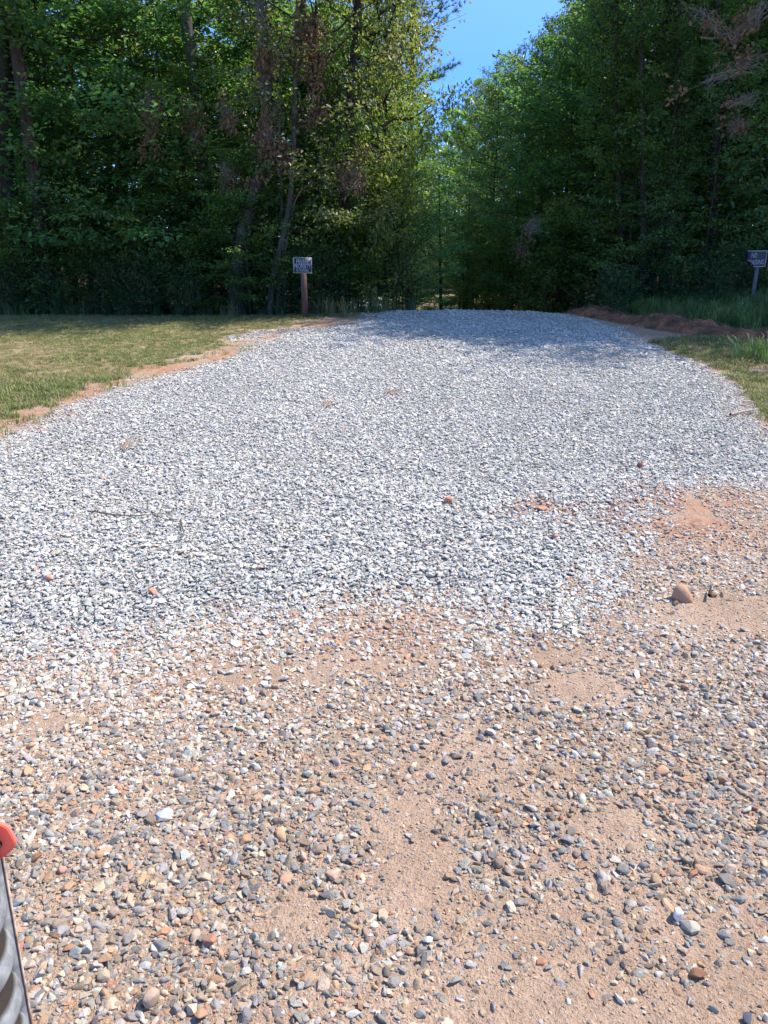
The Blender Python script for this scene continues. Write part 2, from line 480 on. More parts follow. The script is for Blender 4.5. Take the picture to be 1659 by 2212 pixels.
def scatter(name, P, rot, scl, idx, col, coll, label, kind='stuff'):
    me = mesh_from(name, P, [], None, False, {'rot': ('FLOAT_VECTOR', rot), 'scl': ('FLOAT_VECTOR', scl), 'idx': ('INT', idx),
                                              'col': ('FLOAT_COLOR', np.concatenate([np.clip(col, 0, 1), np.ones((len(P), 1))], 1))})
    o = link(name, me)
    ng = bpy.data.node_groups.new(name + '_scatter', 'GeometryNodeTree')
    ng.interface.new_socket('Geometry', in_out='INPUT', socket_type='NodeSocketGeometry')
    ng.interface.new_socket('Geometry', in_out='OUTPUT', socket_type='NodeSocketGeometry')
    gi = ng.nodes.new('NodeGroupInput'); go = ng.nodes.new('NodeGroupOutput')
    ip = ng.nodes.new('GeometryNodeInstanceOnPoints')
    ci = ng.nodes.new('GeometryNodeCollectionInfo')
    ci.inputs['Collection'].default_value = coll
    ci.inputs['Separate Children'].default_value = True
    ci.inputs['Reset Children'].default_value = True
    ng.links.new(gi.outputs[0], ip.inputs['Points']); ng.links.new(ci.outputs[0], ip.inputs['Instance'])
    ip.inputs['Pick Instance'].default_value = True
    for an, typ, sock in (('rot', 'FLOAT_VECTOR', 'Rotation'), ('scl', 'FLOAT_VECTOR', 'Scale'), ('idx', 'INT', 'Instance Index')):
        na = ng.nodes.new('GeometryNodeInputNamedAttribute'); na.data_type = typ; na.inputs[0].default_value = an
        ng.links.new(na.outputs[0], ip.inputs[sock])
    ng.links.new(ip.outputs[0], go.inputs[0])
    md = o.modifiers.new('scatter', 'NODES'); md.node_group = ng
    return tag(o, label, kind=kind)

def hull_stone(seed, npts=15, flat=0.62, bev=0.06, rounded=False):
    rng = random.Random(seed)
    bm = bmesh.new()
    ax = (1.0, rng.uniform(0.62, 0.95), rng.uniform(flat * 0.75, flat * 1.15))
    for k in range(npts):
        v = Vector((rng.gauss(0, 1), rng.gauss(0, 1), rng.gauss(0, 1))).normalized() * rng.uniform(0.85, 1.0)
        bm.verts.new((v.x * ax[0] * 0.5, v.y * ax[1] * 0.5, v.z * ax[2] * 0.5))
    r = bmesh.ops.convex_hull(bm, input=bm.verts[:])
    bmesh.ops.delete(bm, geom=list(set(g for g in r['geom_unused'] + r['geom_interior'] if isinstance(g, bmesh.types.BMVert))), context='VERTS')
    bmesh.ops.dissolve_limit(bm, angle_limit=R(14), verts=bm.verts[:], edges=bm.edges[:])
    bmesh.ops.bevel(bm, geom=bm.edges[:], offset=bev * 0.5, segments=1, affect='EDGES', clamp_overlap=True)
    bmesh.ops.triangulate(bm, faces=bm.faces[:])
    if rounded:
        for _ in range(2):
            bmesh.ops.subdivide_edges(bm, edges=bm.edges[:], cuts=1, smooth=0.0)
            for _k in range(3): bmesh.ops.smooth_vert(bm, verts=bm.verts[:], factor=0.5, use_axis_x=True, use_axis_y=True, use_axis_z=True)
    me = bpy.data.meshes.new('stone')
    bm.to_mesh(me); bm.free()
    if rounded: me.polygons.foreach_set('use_smooth', np.ones(len(me.polygons), bool))
    return me

angular = [hull_stone(100 + i, random.Random(i).randint(10, 17)) for i in range(12)]
pebbles = [hull_stone(300 + i, 16, 0.7, 0.12, True) for i in range(4)]
for q in angular + pebbles: q.materials.append(M_STONE)
K_STONE = kit('stone_kit', angular + pebbles)

rng = np.random.default_rng(7)

def rand_pts(x0, x1, y0, y1, dens):
    n = int((x1 - x0) * (y1 - y0) * dens)
    return rng.uniform(x0, x1, n), rng.uniform(y0, y1, n)

def in_view(x, y, m=120):
    px, py = proj(x, y, 0.0)
    return (px > -m) & (px < 1659 + m) & (py < 2212 + 3 * m)

def stone_cols(n, pal, wts, jit=0.16):
    pal = np.array(pal); k = rng.choice(len(pal), n, p=np.array(wts) / np.sum(wts))
    return pal[k] * np.array([1.02, 0.97, 0.885]) * (1 + rng.normal(0, jit, (n, 1))) * (1 + rng.normal(0, 0.03, (n, 3)))

WHITES = [(0.56, 0.555, 0.54), (0.51, 0.507, 0.495), (0.46, 0.458, 0.45), (0.41, 0.409, 0.402), (0.54, 0.52, 0.485), (0.34, 0.338, 0.334)]
WW = [3.4, 3.2, 1.8, 0.8, 1.2, 0.3]
MIXED = [(0.235, 0.23, 0.225), (0.31, 0.30, 0.29), (0.41, 0.39, 0.365), (0.155, 0.155, 0.16), (0.42, 0.33, 0.25), (0.46, 0.28, 0.17), (0.54, 0.44, 0.33), (0.40, 0.19, 0.115), (0.50, 0.49, 0.47), (0.26, 0.20, 0.15)]
MW = [2.7, 2.6, 1.8, 1.2, 2.3, 1.3, 1.3, 0.35, 0.6, 2.0]

# white crushed stone of the drive
xs, ys = [], []
for a, bb, dn in ((1.8, 5, 3500), (5, 8, 2600), (8, 11.5, 1700), (11.5, 18, 1000)):
    X, Y = rand_pts(-8, 8, a, bb, dn); k = in_view(X, Y); xs.append(X[k]); ys.append(Y[k])
X, Y = np.concatenate(xs), np.concatenate(ys)
dw, w, g, clay, lit, dl = zones(X, Y)
# solid inside, thinning over a ragged margin towards the road
px, py = proj(X, Y, 0)
front = sstep(np.where(px > 1150, -0.22, -0.95), 0.05, dw) ** 2.0 * (py > 1050)
stray = 0.16 * np.exp(-np.maximum(-dw, 0) / 0.28) * (py < 1050) * fbm(X * 3, Y * 3, 19) * 1.6
pr = np.maximum(np.maximum(w, stray), 0.75 * front) * (1 - 0.72 * clay) * np.where(w < 0.5, 0.75, 1.0)
k = rng.random(len(X)) < pr
X, Y, dw, clay, py = X[k], Y[k], dw[k], clay[k], py[k]
n = len(X)
size = np.clip(rng.lognormal(math.log(0.0255), 0.32, n), 0.010, 0.055) * np.where(Y > 8, 1.12, 1.0) * np.where(Y > 11, 1.15, 1.0)
Z = surf(X, Y) + size * 0.12 + rng.uniform(-0.002, 0.012, n) * sstep(-0.1, 0.3, dw)
rot = np.stack([rng.normal(0, 0.25, n), rng.normal(0, 0.25, n), rng.uniform(0, 6.28, n)], -1)
scl = size[:, None] * np.stack([rng.uniform(0.9, 1.25, n), rng.uniform(0.8, 1.1, n), rng.uniform(0.62, 1.0, n)], -1)
col = stone_cols(n, WHITES, WW, 0.12)
track = np.exp(-((X - 0.35 - 0.08 * Y) / 0.28) ** 2) + np.exp(-((X + 1.35 - 0.08 * Y) / 0.28) ** 2)
patch = 0.86 + 0.24 * fbm(X * 1.3, Y * 1.3, 71) + 0.07 * track * sstep(3.5, 6, Y)
warm = (rng.random(n) < 0.10 + 0.5 * sstep(0.1, -0.6, dw) * (py > 1050))[:, None]
col = np.where(warm, col * np.array([1.03, 0.93, 0.83]), col)
red = (rng.random(n) < np.clip(clay * 0.75 + 0.004, 0, 1))[:, None]
col = np.where(red, np.array([0.46, 0.29, 0.20]) * (1 + rng.normal(0, 0.15, (n, 1))), col) * patch[:, None]
scatter('driveway_gravel', np.stack([X, Y, Z], -1), rot, scl, rng.integers(0, 12, n), col, K_STONE, 'pale grey crushed stone spread over the driveway')
N_WHITE = n
xs, ys = [], []
for a, bb, dn in ((1.8, 5, 4200), (5, 9, 2600)):
    X, Y = rand_pts(-7, 7, a, bb, dn); k = in_view(X, Y, 40); xs.append(X[k]); ys.append(Y[k])
X, Y = np.concatenate(xs), np.concatenate(ys)
dw, w, g, clay, lit, dl = zones(X, Y)
k = rng.random(len(X)) < sstep(-0.25, 0.1, dw) * (1 - 0.6 * clay)
X, Y, dw = X[k], Y[k], dw[k]; n = len(X)
size = np.clip(rng.lognormal(math.log(0.0125), 0.25, n), 0.007, 0.022)
rot = np.stack([rng.normal(0, 0.3, n), rng.normal(0, 0.3, n), rng.uniform(0, 6.28, n)], -1)
scl = size[:, None] * np.stack([rng.uniform(0.9, 1.3, n), rng.uniform(0.8, 1.1, n), rng.uniform(0.6, 1.0, n)], -1)
scatter('driveway_chips', np.stack([X, Y, surf(X, Y) + rng.uniform(0.002, 0.016, n)], -1), rot, scl, rng.integers(0, 12, n), stone_cols(n, WHITES[:4], WW[:4], 0.1), K_STONE, 'small pale stone chips between the driveway stones')

# mixed road stones in front
DIRT = [((1659, 2212), 1.0, 0.36), ((1480, 2170), 0.55, 0.22), ((1130, 2190), 0.35, 0.16), ((900, 1900), 0.16, 0.26), ((1050, 1660), 0.26, 0.18), ((880, 1790), .13, .2), ((1250, 1480), 0.22, 0.14),
        ((1600, 1330), 0.45, 0.22), ((1200, 1420), 0.25, 0.13), ((560, 1460), 0.3, 0.10), ((100, 1560), 0.25, 0.08), ((1330, 1780), 0.15, 0.11), ((650, 1980), 0.1, 0.1), ((780, 1440), 0.3, 0.1)]
def bare(x, y):
    bz = np.zeros(np.shape(x))
    for (p, q), rx, ry in DIRT:
        c = on_z(p, q); bz = np.maximum(bz, np.exp(-(((x - c[0]) / rx) ** 2 + ((y - c[1]) / ry) ** 2)))
    return np.clip(1.3 * bz * (0.75 + 0.9 * (fbm(x * 3, y * 3, 61) - 0.35)), 0, 1)
xs, ys, sz = [], [], []
for a, bb, dn, s0, sg in ((0.5, 3.4, 8200, 0.0190, 0.40), (3.4, 7.5, 5000, 0.0205, 0.34), (0.5, 3.4, 8000, 0.0080, 0.34), (3.4, 6, 2500, 0.010, 0.3)):
    X, Y = rand_pts(-6.5, 6.5, a, bb, dn); k = in_view(X, Y, 60); X, Y = X[k], Y[k]
    xs.append(X); ys.append(Y); sz.append(np.clip(rng.lognormal(math.log(s0), sg, len(X)), 0.004, 0.048))
X, Y, size = np.concatenate(xs), np.concatenate(ys), np.concatenate(sz)
dw, w, g, clay, lit, dl = zones(X, Y)
px, py = proj(X, Y, 0)
big = size > 0.014
pr = (1 - sstep(-0.3, 0.15, dw)) * (1 - g) * np.where(big, 1 - 0.95 * bare(X, Y), 1 - 0.6 * bare(X, Y)) * np.where(big, np.clip(0.45 + 0.9 * fbm(X * 1.8, Y * 1.8, 81), 0, 1) * (1.0 + 0.5 * sstep(900, 200, px)), 1.0) * (1 - 0.6 * clay)
pr = pr * np.where((Y > 4.2) & (X < 2), 0.0, 1.0)
k = rng.random(len(X)) < pr
X, Y, size, dw, clay, py, px = X[k], Y[k], size[k], dw[k], clay[k], py[k], px[k]
n = len(X)
Z = surf(X, Y) + size * rng.uniform(-0.12, 0.17, n)
rot = np.stack([rng.normal(0, 0.28, n), rng.normal(0, 0.28, n), rng.uniform(0, 6.28, n)], -1)
scl = size[:, None] * np.stack([rng.uniform(0.9, 1.35, n), rng.uniform(0.75, 1.1, n), rng.uniform(0.7, 1.15, n)], -1)
col = stone_cols(n, MIXED, MW, 0.16)
# towards the drive the stones are paler and tan, nearer the road dark and grey
pale = np.clip(0.55 * sstep(1750, 1250, py + 220 * sstep(900, 200, px) * -1), 0, 0.8)[:, None]
palc = stone_cols(n, [(0.55, 0.50, 0.44), (0.50, 0.49, 0.47), (0.48, 0.36, 0.27), (0.60, 0.58, 0.55), (0.50, 0.29, 0.18)], [2.6, 2.6, 1.4, 1.6, .45], 0.12)
col = np.where(rng.random((n, 1)) < pale * 1.2, palc, col)
small = (size < 0.012)[:, None]
col = np.where(small & (rng.random((n, 1)) < 0.6), stone_cols(n, [(0.48, 0.34, 0.24), (0.42, 0.29, 0.20), (0.54, 0.42, 0.32)], [1, 1, 1], .12), col)
red = (rng.random(n) < np.clip(clay * 0.6, 0, 1))[:, None]
col = np.where(red, np.array([0.45, 0.27, 0.18]) * (1 + rng.normal(0, 0.15, (n, 1))), col)
col = col * 0.85 + np.array([0.40, 0.30, 0.22]) * 0.13 * rng.uniform(0.4, 1.5, (n, 1))
idx = np.where(rng.random(n) < 0.18, rng.integers(12, 16, n), rng.integers(0, 12, n))
scatter('road_gravel', np.stack([X, Y, Z], -1), rot, scl, idx, col, K_STONE, 'worn grey, tan and orange gravel lying in tan dirt')
print('stones', N_WHITE, n)

# ------------------------------------------------------------------ grass
def blades_mesh(seed, nb, h, spread, wid, dry, lean=0.5):
    r = np.random.default_rng(seed)
    P0 = np.stack([r.normal(0, spread, nb), r.normal(0, spread, nb), np.full(nb, -0.005)], -1)
    a = r.uniform(0, 6.28, nb); D = np.stack([np.cos(a), np.sin(a), np.zeros(nb)], -1); S = np.stack([-np.sin(a), np.cos(a), np.zeros(nb)], -1)
    H = h * r.uniform(0.5, 1.15, nb); L = H * r.uniform(0.1, 1.0, nb) * lean
    wd = (wid * r.uniform(0.7, 1.3, nb))[:, None]
    up = np.array([0, 0, 1.0])
    V = []
    for t, ww in ((0, 1), (0.5, 0.85), (0.85, 0.5)):
        C = P0 + up * (H * (t - 0.25 * lean * t * t))[:, None] + D * (L * t * t)[:, None]
        V += [C - S * wd * ww * 0.5, C + S * wd * ww * 0.5]
    V.append(P0 + up * (H * (1 - 0.32 * lean))[:, None] + D * (L * 1.15)[:, None])
    V = np.stack(V, 1).reshape(-1, 3)
    o = np.arange(nb)[:, None] * 7
    Fc = np.concatenate([o + np.array([[0, 1, 3, 2]]), o + np.array([[2, 3, 5, 4]]), o + np.array([[4, 5, 6, 6]])], 0)
    tint = np.repeat((r.random(nb) < dry) * r.uniform(0.4, 1, nb), 7)
    F2 = [tuple(f) if f[2] != f[3] else tuple(f[:3]) for f in Fc]
    return mesh_from('tuft', V, F2, M_GRASS, False, {'tint': ('FLOAT', tint)})

K_SHORT = kit('short_tuft', [blades_mesh(10 + i, 16, 0.075, 0.035, 0.0062, (0.15, 0.3, 0.5, 0.75)[i % 4], 0.9) for i in range(6)])
K_TALL = kit('tall_tuft', [blades_mesh(40 + i, 26, 0.40, 0.06, 0.009, (0.05, 0.15, 0.25)[i % 3], 0.8) for i in range(6)])

def grass(name, X, Y, pr, sc, coll, cols, wts, label, nidx=6, jit=0.2, green=None):
    k = rng.random(len(X)) < pr
    if green is not None: green = green[k]
    X, Y = X[k], Y[k]; n = len(X); sc = sc[k]
    Z = gh(X, Y)
    rot = np.stack([rng.normal(0, 0.12, n), rng.normal(0, 0.12, n), rng.uniform(0, 6.28, n)], -1)
    s = sc * rng.uniform(0.7, 1.3, n)
    scl = np.stack([s, s, s * rng.uniform(0.8, 1.2, n)], -1)
    col = stone_cols(n, cols, wts, jit)
    if green is not None:
        gm = (rng.random(n) < 0.15 + 0.8 * green)[:, None]
        col = np.where(gm, stone_cols(n, [(0.15, 0.24, 0.045), (0.20, 0.275, 0.06), (0.11, 0.18, 0.04)], [1, 1, .6], jit), stone_cols(n, [(0.36, 0.29, 0.14), (0.27, 0.25, 0.09), (0.42, 0.34, 0.19)], [1, 1, .6], jit))
    scatter(name, np.stack([X, Y, Z], -1), rot, scl, rng.integers(0, nidx, n), col, coll, label)
    return n

GREENS = [(0.17, 0.235, 0.05), (0.24, 0.26, 0.075), (0.12, 0.19, 0.045), (0.35, 0.29, 0.14)]
X, Y = rand_pts(-16, 0.6, 5, 17, 330); k = in_view(X, Y); X, Y = X[k], Y[k]
dw, w, g, clay, lit, dl = zones(X, Y)
lush = sstep(0.36, 0.62, fbm(X * 0.55, Y * 0.55, 91))
c1 = on_z(230, 840); lush = np.maximum(lush, np.exp(-(((X - c1[0] + .4) / 1.3) ** 2 + ((Y - c1[1]) / 0.9) ** 2)))
pr = np.maximum(sstep(0.02, 0.55, g) * (0.45 + 0.55 * lush) * (1 - 0.5 * clay), 0.30 * sstep(-0.75, 0.0, dl) * sstep(0.40, 0.60, fbm(X * 3.1, Y * 3.1, 29)) * (dw < 0.05))
grass('lawn_grass', X, Y, pr, 0.5 + 0.45 * lush * sstep(11, 8, Y), K_SHORT, GREENS, [2, 2, 1, 1.4], 'short patchy sunlit lawn grass left of the driveway', green=lush)

X, Y = rand_pts(3, 15, 6, 19, 330); k = in_view(X, Y); X, Y = X[k], Y[k]
dw, w, g, clay, lit, dl = zones(X, Y)
d, side, tt = berm_dist(X, Y)
front_v = (side < 0) | (Y < 10.6)
grass('verge_grass', X, Y, sstep(0.1, 0.8, g) * front_v, 0.55 + 0.6 * fbm(X * 2, Y * 2, 15), K_SHORT, GREENS, [3, 1.5, 1.5, 1], 'short green verge grass right of the driveway')
X, Y = rand_pts(3, 16, 9, 20, 85); k = in_view(X, Y); X, Y = X[k], Y[k]
dw, w, g, clay, lit, dl = zones(X, Y)
d, side, tt = berm_dist(X, Y)
grass('bank_grass', X, Y, sstep(0.5, 1.1, d) * (side > 0) * (Y > 11) * 0.9, 0.55 + 0.45 * fbm(X * .8, Y * .8, 5), K_TALL, [(0.14, 0.24, 0.07), (0.20, 0.30, 0.10), (0.10, 0.19, 0.06)], [2, 1, 1], 'tall soft green grass on the bank behind the soil berm')
X, Y = rand_pts(-17, 0.6, 14.2, 18.5, 60); k = in_view(X, Y); X, Y = X[k], Y[k]
pr = sstep(14.9, 16.2, Y + 0.9 * (fbm(X * 0.9, Y * 0.9, 12) - 0.5)) * (0.3 + 0.7 * fbm(X * 0.7, Y * 0.7, 14))
grass('edge_weeds', X, Y, pr, 0.45 + 0.65 * fbm(X * .6, Y * .6, 8), K_TALL, [(0.10, 0.18, 0.07), (0.16, 0.235, 0.08), (0.21, 0.22, 0.10)], [2, 1, .6], 'tall weedy grass along the foot of the left woods')

# ------------------------------------------------------------------ soil berm
m_berm, nt, b = nmat('berm_soil')
n = noise(nt, 4, 6, 0.7); n2 = noise(nt, 22, 5, 0.7)
c = ramp(nt, n, [(0.30, (0.085, 0.048, 0.030)), (0.44, (0.25, 0.11, 0.058)), (0.58, (0.52, 0.21, 0.10))])
c = mix(nt, 0.6, c, mix(nt, 1.0, c, ramp(nt, n2, [(0.3, (0.35, 0.35, 0.35)), (0.65, (1.3, 1.25, 1.2))]), 'MULTIPLY'))
nt.links.new(c, b.inputs['Base Color']); b.inputs['Roughness'].default_value = 1.0
bump(nt, b, n2, 0.08, 1.0)
BP = np.array(BERM, float)
seg = np.concatenate([[0], np.cumsum(np.hypot(*np.diff(BP, axis=0).T))])
S = np.arange(0, seg[-1], 0.045)
cx, cyv = np.interp(S, seg, BP[:, 0]), np.interp(S, seg, BP[:, 1])
kern = np.ones(15) / 15
cx = np.convolve(np.pad(cx, 7, 'edge'), kern, 'valid'); cyv = np.convolve(np.pad(cyv, 7, 'edge'), kern, 'valid')
T = unit(np.stack([np.gradient(cx), np.gradient(cyv)], -1)); Nn = np.stack([T[:, 1], -T[:, 0]], -1)
U = np.linspace(-1, 1, 25)
SS, UU = np.meshgrid(S, U, indexing='ij')
wid = 0.42 + 0.12 * (fbm(SS * 0.9, UU * 0 + 1, 3) - 0.5)
Xb = cx[:, None] + Nn[:, 0:1] * UU * wid; Yb = cyv[:, None] + Nn[:, 1:2] * UU * wid
hgt = (0.18 + 0.30 * (fbm(SS * 1.7, UU * 0 + 7, 31) - 0.45)) * sstep(0, 0.4, SS) * (1 - 0.75 * sstep(2.5, seg[-1] - 0.3, SS) )
prof = np.clip(1 - np.abs(UU) ** 2.4, 0, 1)
Zb = gh(Xb, Yb) - 0.03 + hgt * prof + 0.20 * (fbm(SS * 5, UU * 2.2, 77) - 0.5) * prof
Vb = np.stack([Xb, Yb, Zb], -1).reshape(-1, 3)
nu = len(U); i, j = np.meshgrid(np.arange(len(S) - 1), np.arange(nu - 1), indexing='ij')
Fb = np.stack([i * nu + j, i * nu + j + 1, (i + 1) * nu + j + 1, (i + 1) * nu + j], -1).reshape(-1, 4)
berm = link('soil_berm', mesh_from('soil_berm', Vb, Fb, m_berm, True))
tag(berm, 'low ridge of red clay and roots beside the driveway', kind='structure')
# roots and dry straw hanging out of the berm
G = Geo(); r = random.Random(5)
for k in range(2600):
    q = r.randrange(len(Vb)); p = Vb[q] + np.array([0, 0, 0.005])
    a = r.uniform(0, 6.28); L = r.uniform(0.06, 0.22)
    d = np.array([math.cos(a), math.sin(a), r.uniform(-0.5, 0.5)])
    p1 = p + d * L * 0.5 + np.array([0, 0, 0.03 * r.random()]); p2 = p + d * L + np.array([0, 0, -0.03])
    G.tube([p, p1, p2], [0.003, 0.0022, 0.001], 3)
m_straw, nt, b = nmat('dry_straw')
nt.links.new(ramp(nt, noise(nt, 6, 2), [(0.35, (0.10, 0.055, 0.032)), (0.6, (0.27, 0.16, 0.09))]), b.inputs['Base Color']); b.inputs['Roughness'].default_value = 0.8
tag(link('berm_straw', G.mesh('berm_straw', m_straw)), 'dry roots and pine straw tangled on the soil berm', kind='stuff')

# ------------------------------------------------------------------ foliage builders
def leaves_mesh(name, P, D, Nv, L, wr, tint, mat, fold=0.18):
    D = unit(D); S = unit(np.cross(D, Nv)); Nv = np.cross(S, D)
    L = L[:, None]; wd = L * wr
    V = np.stack([P, P + 0.30 * L * D + 0.46 * wd * S + fold * wd * Nv, P + 0.68 * L * D + 0.40 * wd * S + fold * 0.7 * wd * Nv,
                  P + L * D - 0.10 * L * Nv, P + 0.68 * L * D - 0.40 * wd * S + fold * 0.7 * wd * Nv, P + 0.30 * L * D - 0.46 * wd * S + fold * wd * Nv], 1).reshape(-1, 3)
    o = np.arange(len(P))[:, None] * 6
    Fc = np.concatenate([o + np.array([[0, 3, 2, 1]]), o + np.array([[0, 5, 4, 3]])], 0)
    return mesh_from(name, V, Fc, mat, False, {'tint': ('FLOAT', np.repeat(tint, 6))})

def spray_leaves(r, C, A, k, lat, vert, leaf, tilt=0.45, droop=0.35):
    """k leaves along each twig that starts at C and runs along A, as a loose flat spray"""
    n = len(C)
    t = r.uniform(0.05, 1.05, (n, k))
    Au = unit(A); S = unit(np.cross(Au, np.array([0, 0, 1.0]))); Un = np.cross(S, Au)
    lt = r.normal(0, 1, (n, k)) * lat; vt = r.normal(0, 1, (n, k)) * vert
    P = C[:, None] + A[:, None] * t[..., None] + S[:, None] * lt[..., None] + Un[:, None] * vt[..., None]
    P = P.reshape(-1, 3)
    D = (Au[:, None] * r.uniform(0.1, 1, (n, k, 1)) + S[:, None] * (np.sign(lt) * r.uniform(0.2, 1, (n, k)))[..., None]).reshape(-1, 3)
    D = D + r.normal(0, 0.3, D.shape); D[:, 2] -= droop * r.random(len(D))
    Nv = np.array([0, 0, 1.0]) + r.normal(0, tilt, D.shape)
    L = leaf * r.uniform(0.65, 1.25, len(P))
    return P, D, Nv, L

def limb_set(seed, H, cb, Rr, nl, lean=0.12, up=0.35, shape='round', nsub=7, sag=0.0):
    """limbs leaving a straight axis; returns limb paths and twig starts and directions"""
    r = np.random.default_rng(seed)
    limbs, C, A = [], [], []
    az = r.uniform(0, 6.28)
    for i in range(nl):
        u = (i + r.uniform(0, 0.9)) / nl
        z = cb + (H - cb) * u * 0.97
        az += 2.4 + r.normal(0, 0.35)
        if shape == 'round': pr = math.sin(math.pi * (0.16 + 0.78 * u)) ** 0.7
        elif shape == 'cone': pr = (1 - u) ** 0.75 * 0.95 + 0.08
        else: pr = 0.85 - 0.45 * u
        L = Rr * pr * r.uniform(0.65, 1.15)
        el = up * (0.25 + 1.3 * u) + r.normal(0, 0.1)
        d = np.array([math.cos(az) * math.cos(el), math.sin(az) * math.cos(el), math.sin(el)])
        t = np.linspace(0, 1, 5)[:, None]
        P = np.array([0, 0, z]) + d * L * t + np.array([0, 0, 1]) * (L * (0.12 - sag) * (t ** 2 - t * 0.4)) + np.concatenate([np.zeros((1, 3)), r.normal(0, 0.03 * L, (4, 3))])
        limbs.append((P, L, u))
        for s in np.concatenate([np.linspace(0.25, 0.95, nsub - 1) + r.normal(0, 0.04, nsub - 1), [1.0]]):
            s = min(max(s, 0.1), 1.0)
            c = np.array([np.interp(s, t[:, 0], P[:, q]) for q in range(3)])
            aa = r.choice([-1, 1]) * r.uniform(0.5, 1.2) if s < 1 else 0
            dd = np.array([d[0] * math.cos(aa) - d[1] * math.sin(aa), d[0] * math.sin(aa) + d[1] * math.cos(aa), d[2] * 0.6 + r.normal(0.05, 0.2)])
            dd = dd / np.linalg.norm(dd) * max(0.35, L * r.uniform(0.28, 0.5))
            C.append(c); A.append(dd)
    return limbs, np.array(C), np.array(A)

def limbs_mesh(name, limbs, C, A, rt, mat, H):
    G = Geo()
    for P, L, u in limbs:
        r0 = max(0.010, min(rt * 0.45 * (1 - 0.7 * u), 0.012 * L + 0.006))
        G.tube(P, np.linspace(r0, 0.006, len(P)), 5)
    for c, a in zip(C, A):
        G.tube([c, c + a * 0.55 + np.array([0, 0, 0.02]), c + a], [0.007, 0.005, 0.002], 3)
    return G.mesh(name, mat, True)

def trunk_path(r, H, wob=0.1, n=9):
    z = np.linspace(-0.3, H, n)
    off = np.cumsum(r.normal(0, wob * 0.35, (n, 2)), 0); off -= off[1]; off[0] = off[1]
    off = off * np.clip(z / H, 0, 1)[:, None] * 0.6
    return np.concatenate([off, z[:, None]], 1)

def taper(H, r0, n=9, top=0.12, flare=0.35):
    t = np.linspace(0, 1, n)
    return r0 * ((1 - t) * (1 - top) + top) * (1 + flare * np.exp(-t * H / 0.5))

PROTO = {}
def make_tree(kind, seed, H, cb, Rr, nl, rt, leaf, k, lmat, bmat, shape='round', up=0.35, lat=0.16, vert=0.06, wr=0.6, nsub=7, tilt=0.45, droop=0.35, stems=1, sag=0.0, tintp=1.0):
    r = np.random.default_rng(seed)
    limbs, C, A = limb_set(seed, H, cb, Rr, nl, up=up, shape=shape, nsub=nsub, sag=sag)
    lm = limbs_mesh('limbs', limbs, C, A, rt, bmat, H)
    twig_t = np.repeat(r.random(len(C)), k)
    P, D, Nv, L = spray_leaves(r, C, A, k, lat, vert, leaf, tilt, droop)
    # fuller and thinner clumps
    keep = r.random(len(P)) < 0.45 + 0.9 * fbm(P[:, 0] * 1.1 + 9, P[:, 2] * 1.1 + P[:, 1] * 0.8, seed)
    P, D, Nv, L, twig_t = P[keep], D[keep], Nv[keep], L[keep], twig_t[keep]
    tint = np.clip(0.5 * r.random(len(P)) + 0.55 * twig_t ** 1.5, 0, 1)
    cm = leaves_mesh('crown', P, D, Nv, L, wr, tint, lmat)
    G = Geo()
    if stems == 1:
        G.tube(np.array([[0, 0, z] for z in np.linspace(-0.3, H * 0.98, 10)]) + np.concatenate([r.normal(0, rt * 0.22, (10, 2)), np.zeros((10, 1))], 1), taper(H, rt, 10), 10)
    else:
        for q in range(stems):
            a = r.uniform(0, 6.28); s = r.uniform(0.1, 0.45) * Rr
            t = np.linspace(0, 1, 6)[:, None]
            G.tube(np.array([math.cos(a) * .08, math.sin(a) * .08, -0.1]) + t * np.array([math.cos(a) * s, math.sin(a) * s, H * r.uniform(0.7, 1)]) + np.array([0, 0, 0.1]) * t * (1 - t), np.linspace(rt, rt * 0.3, 6), 5)
    tm = G.mesh('trunk', bmat, True)
    PROTO.setdefault(kind, []).append((tm, lm, cm, H))

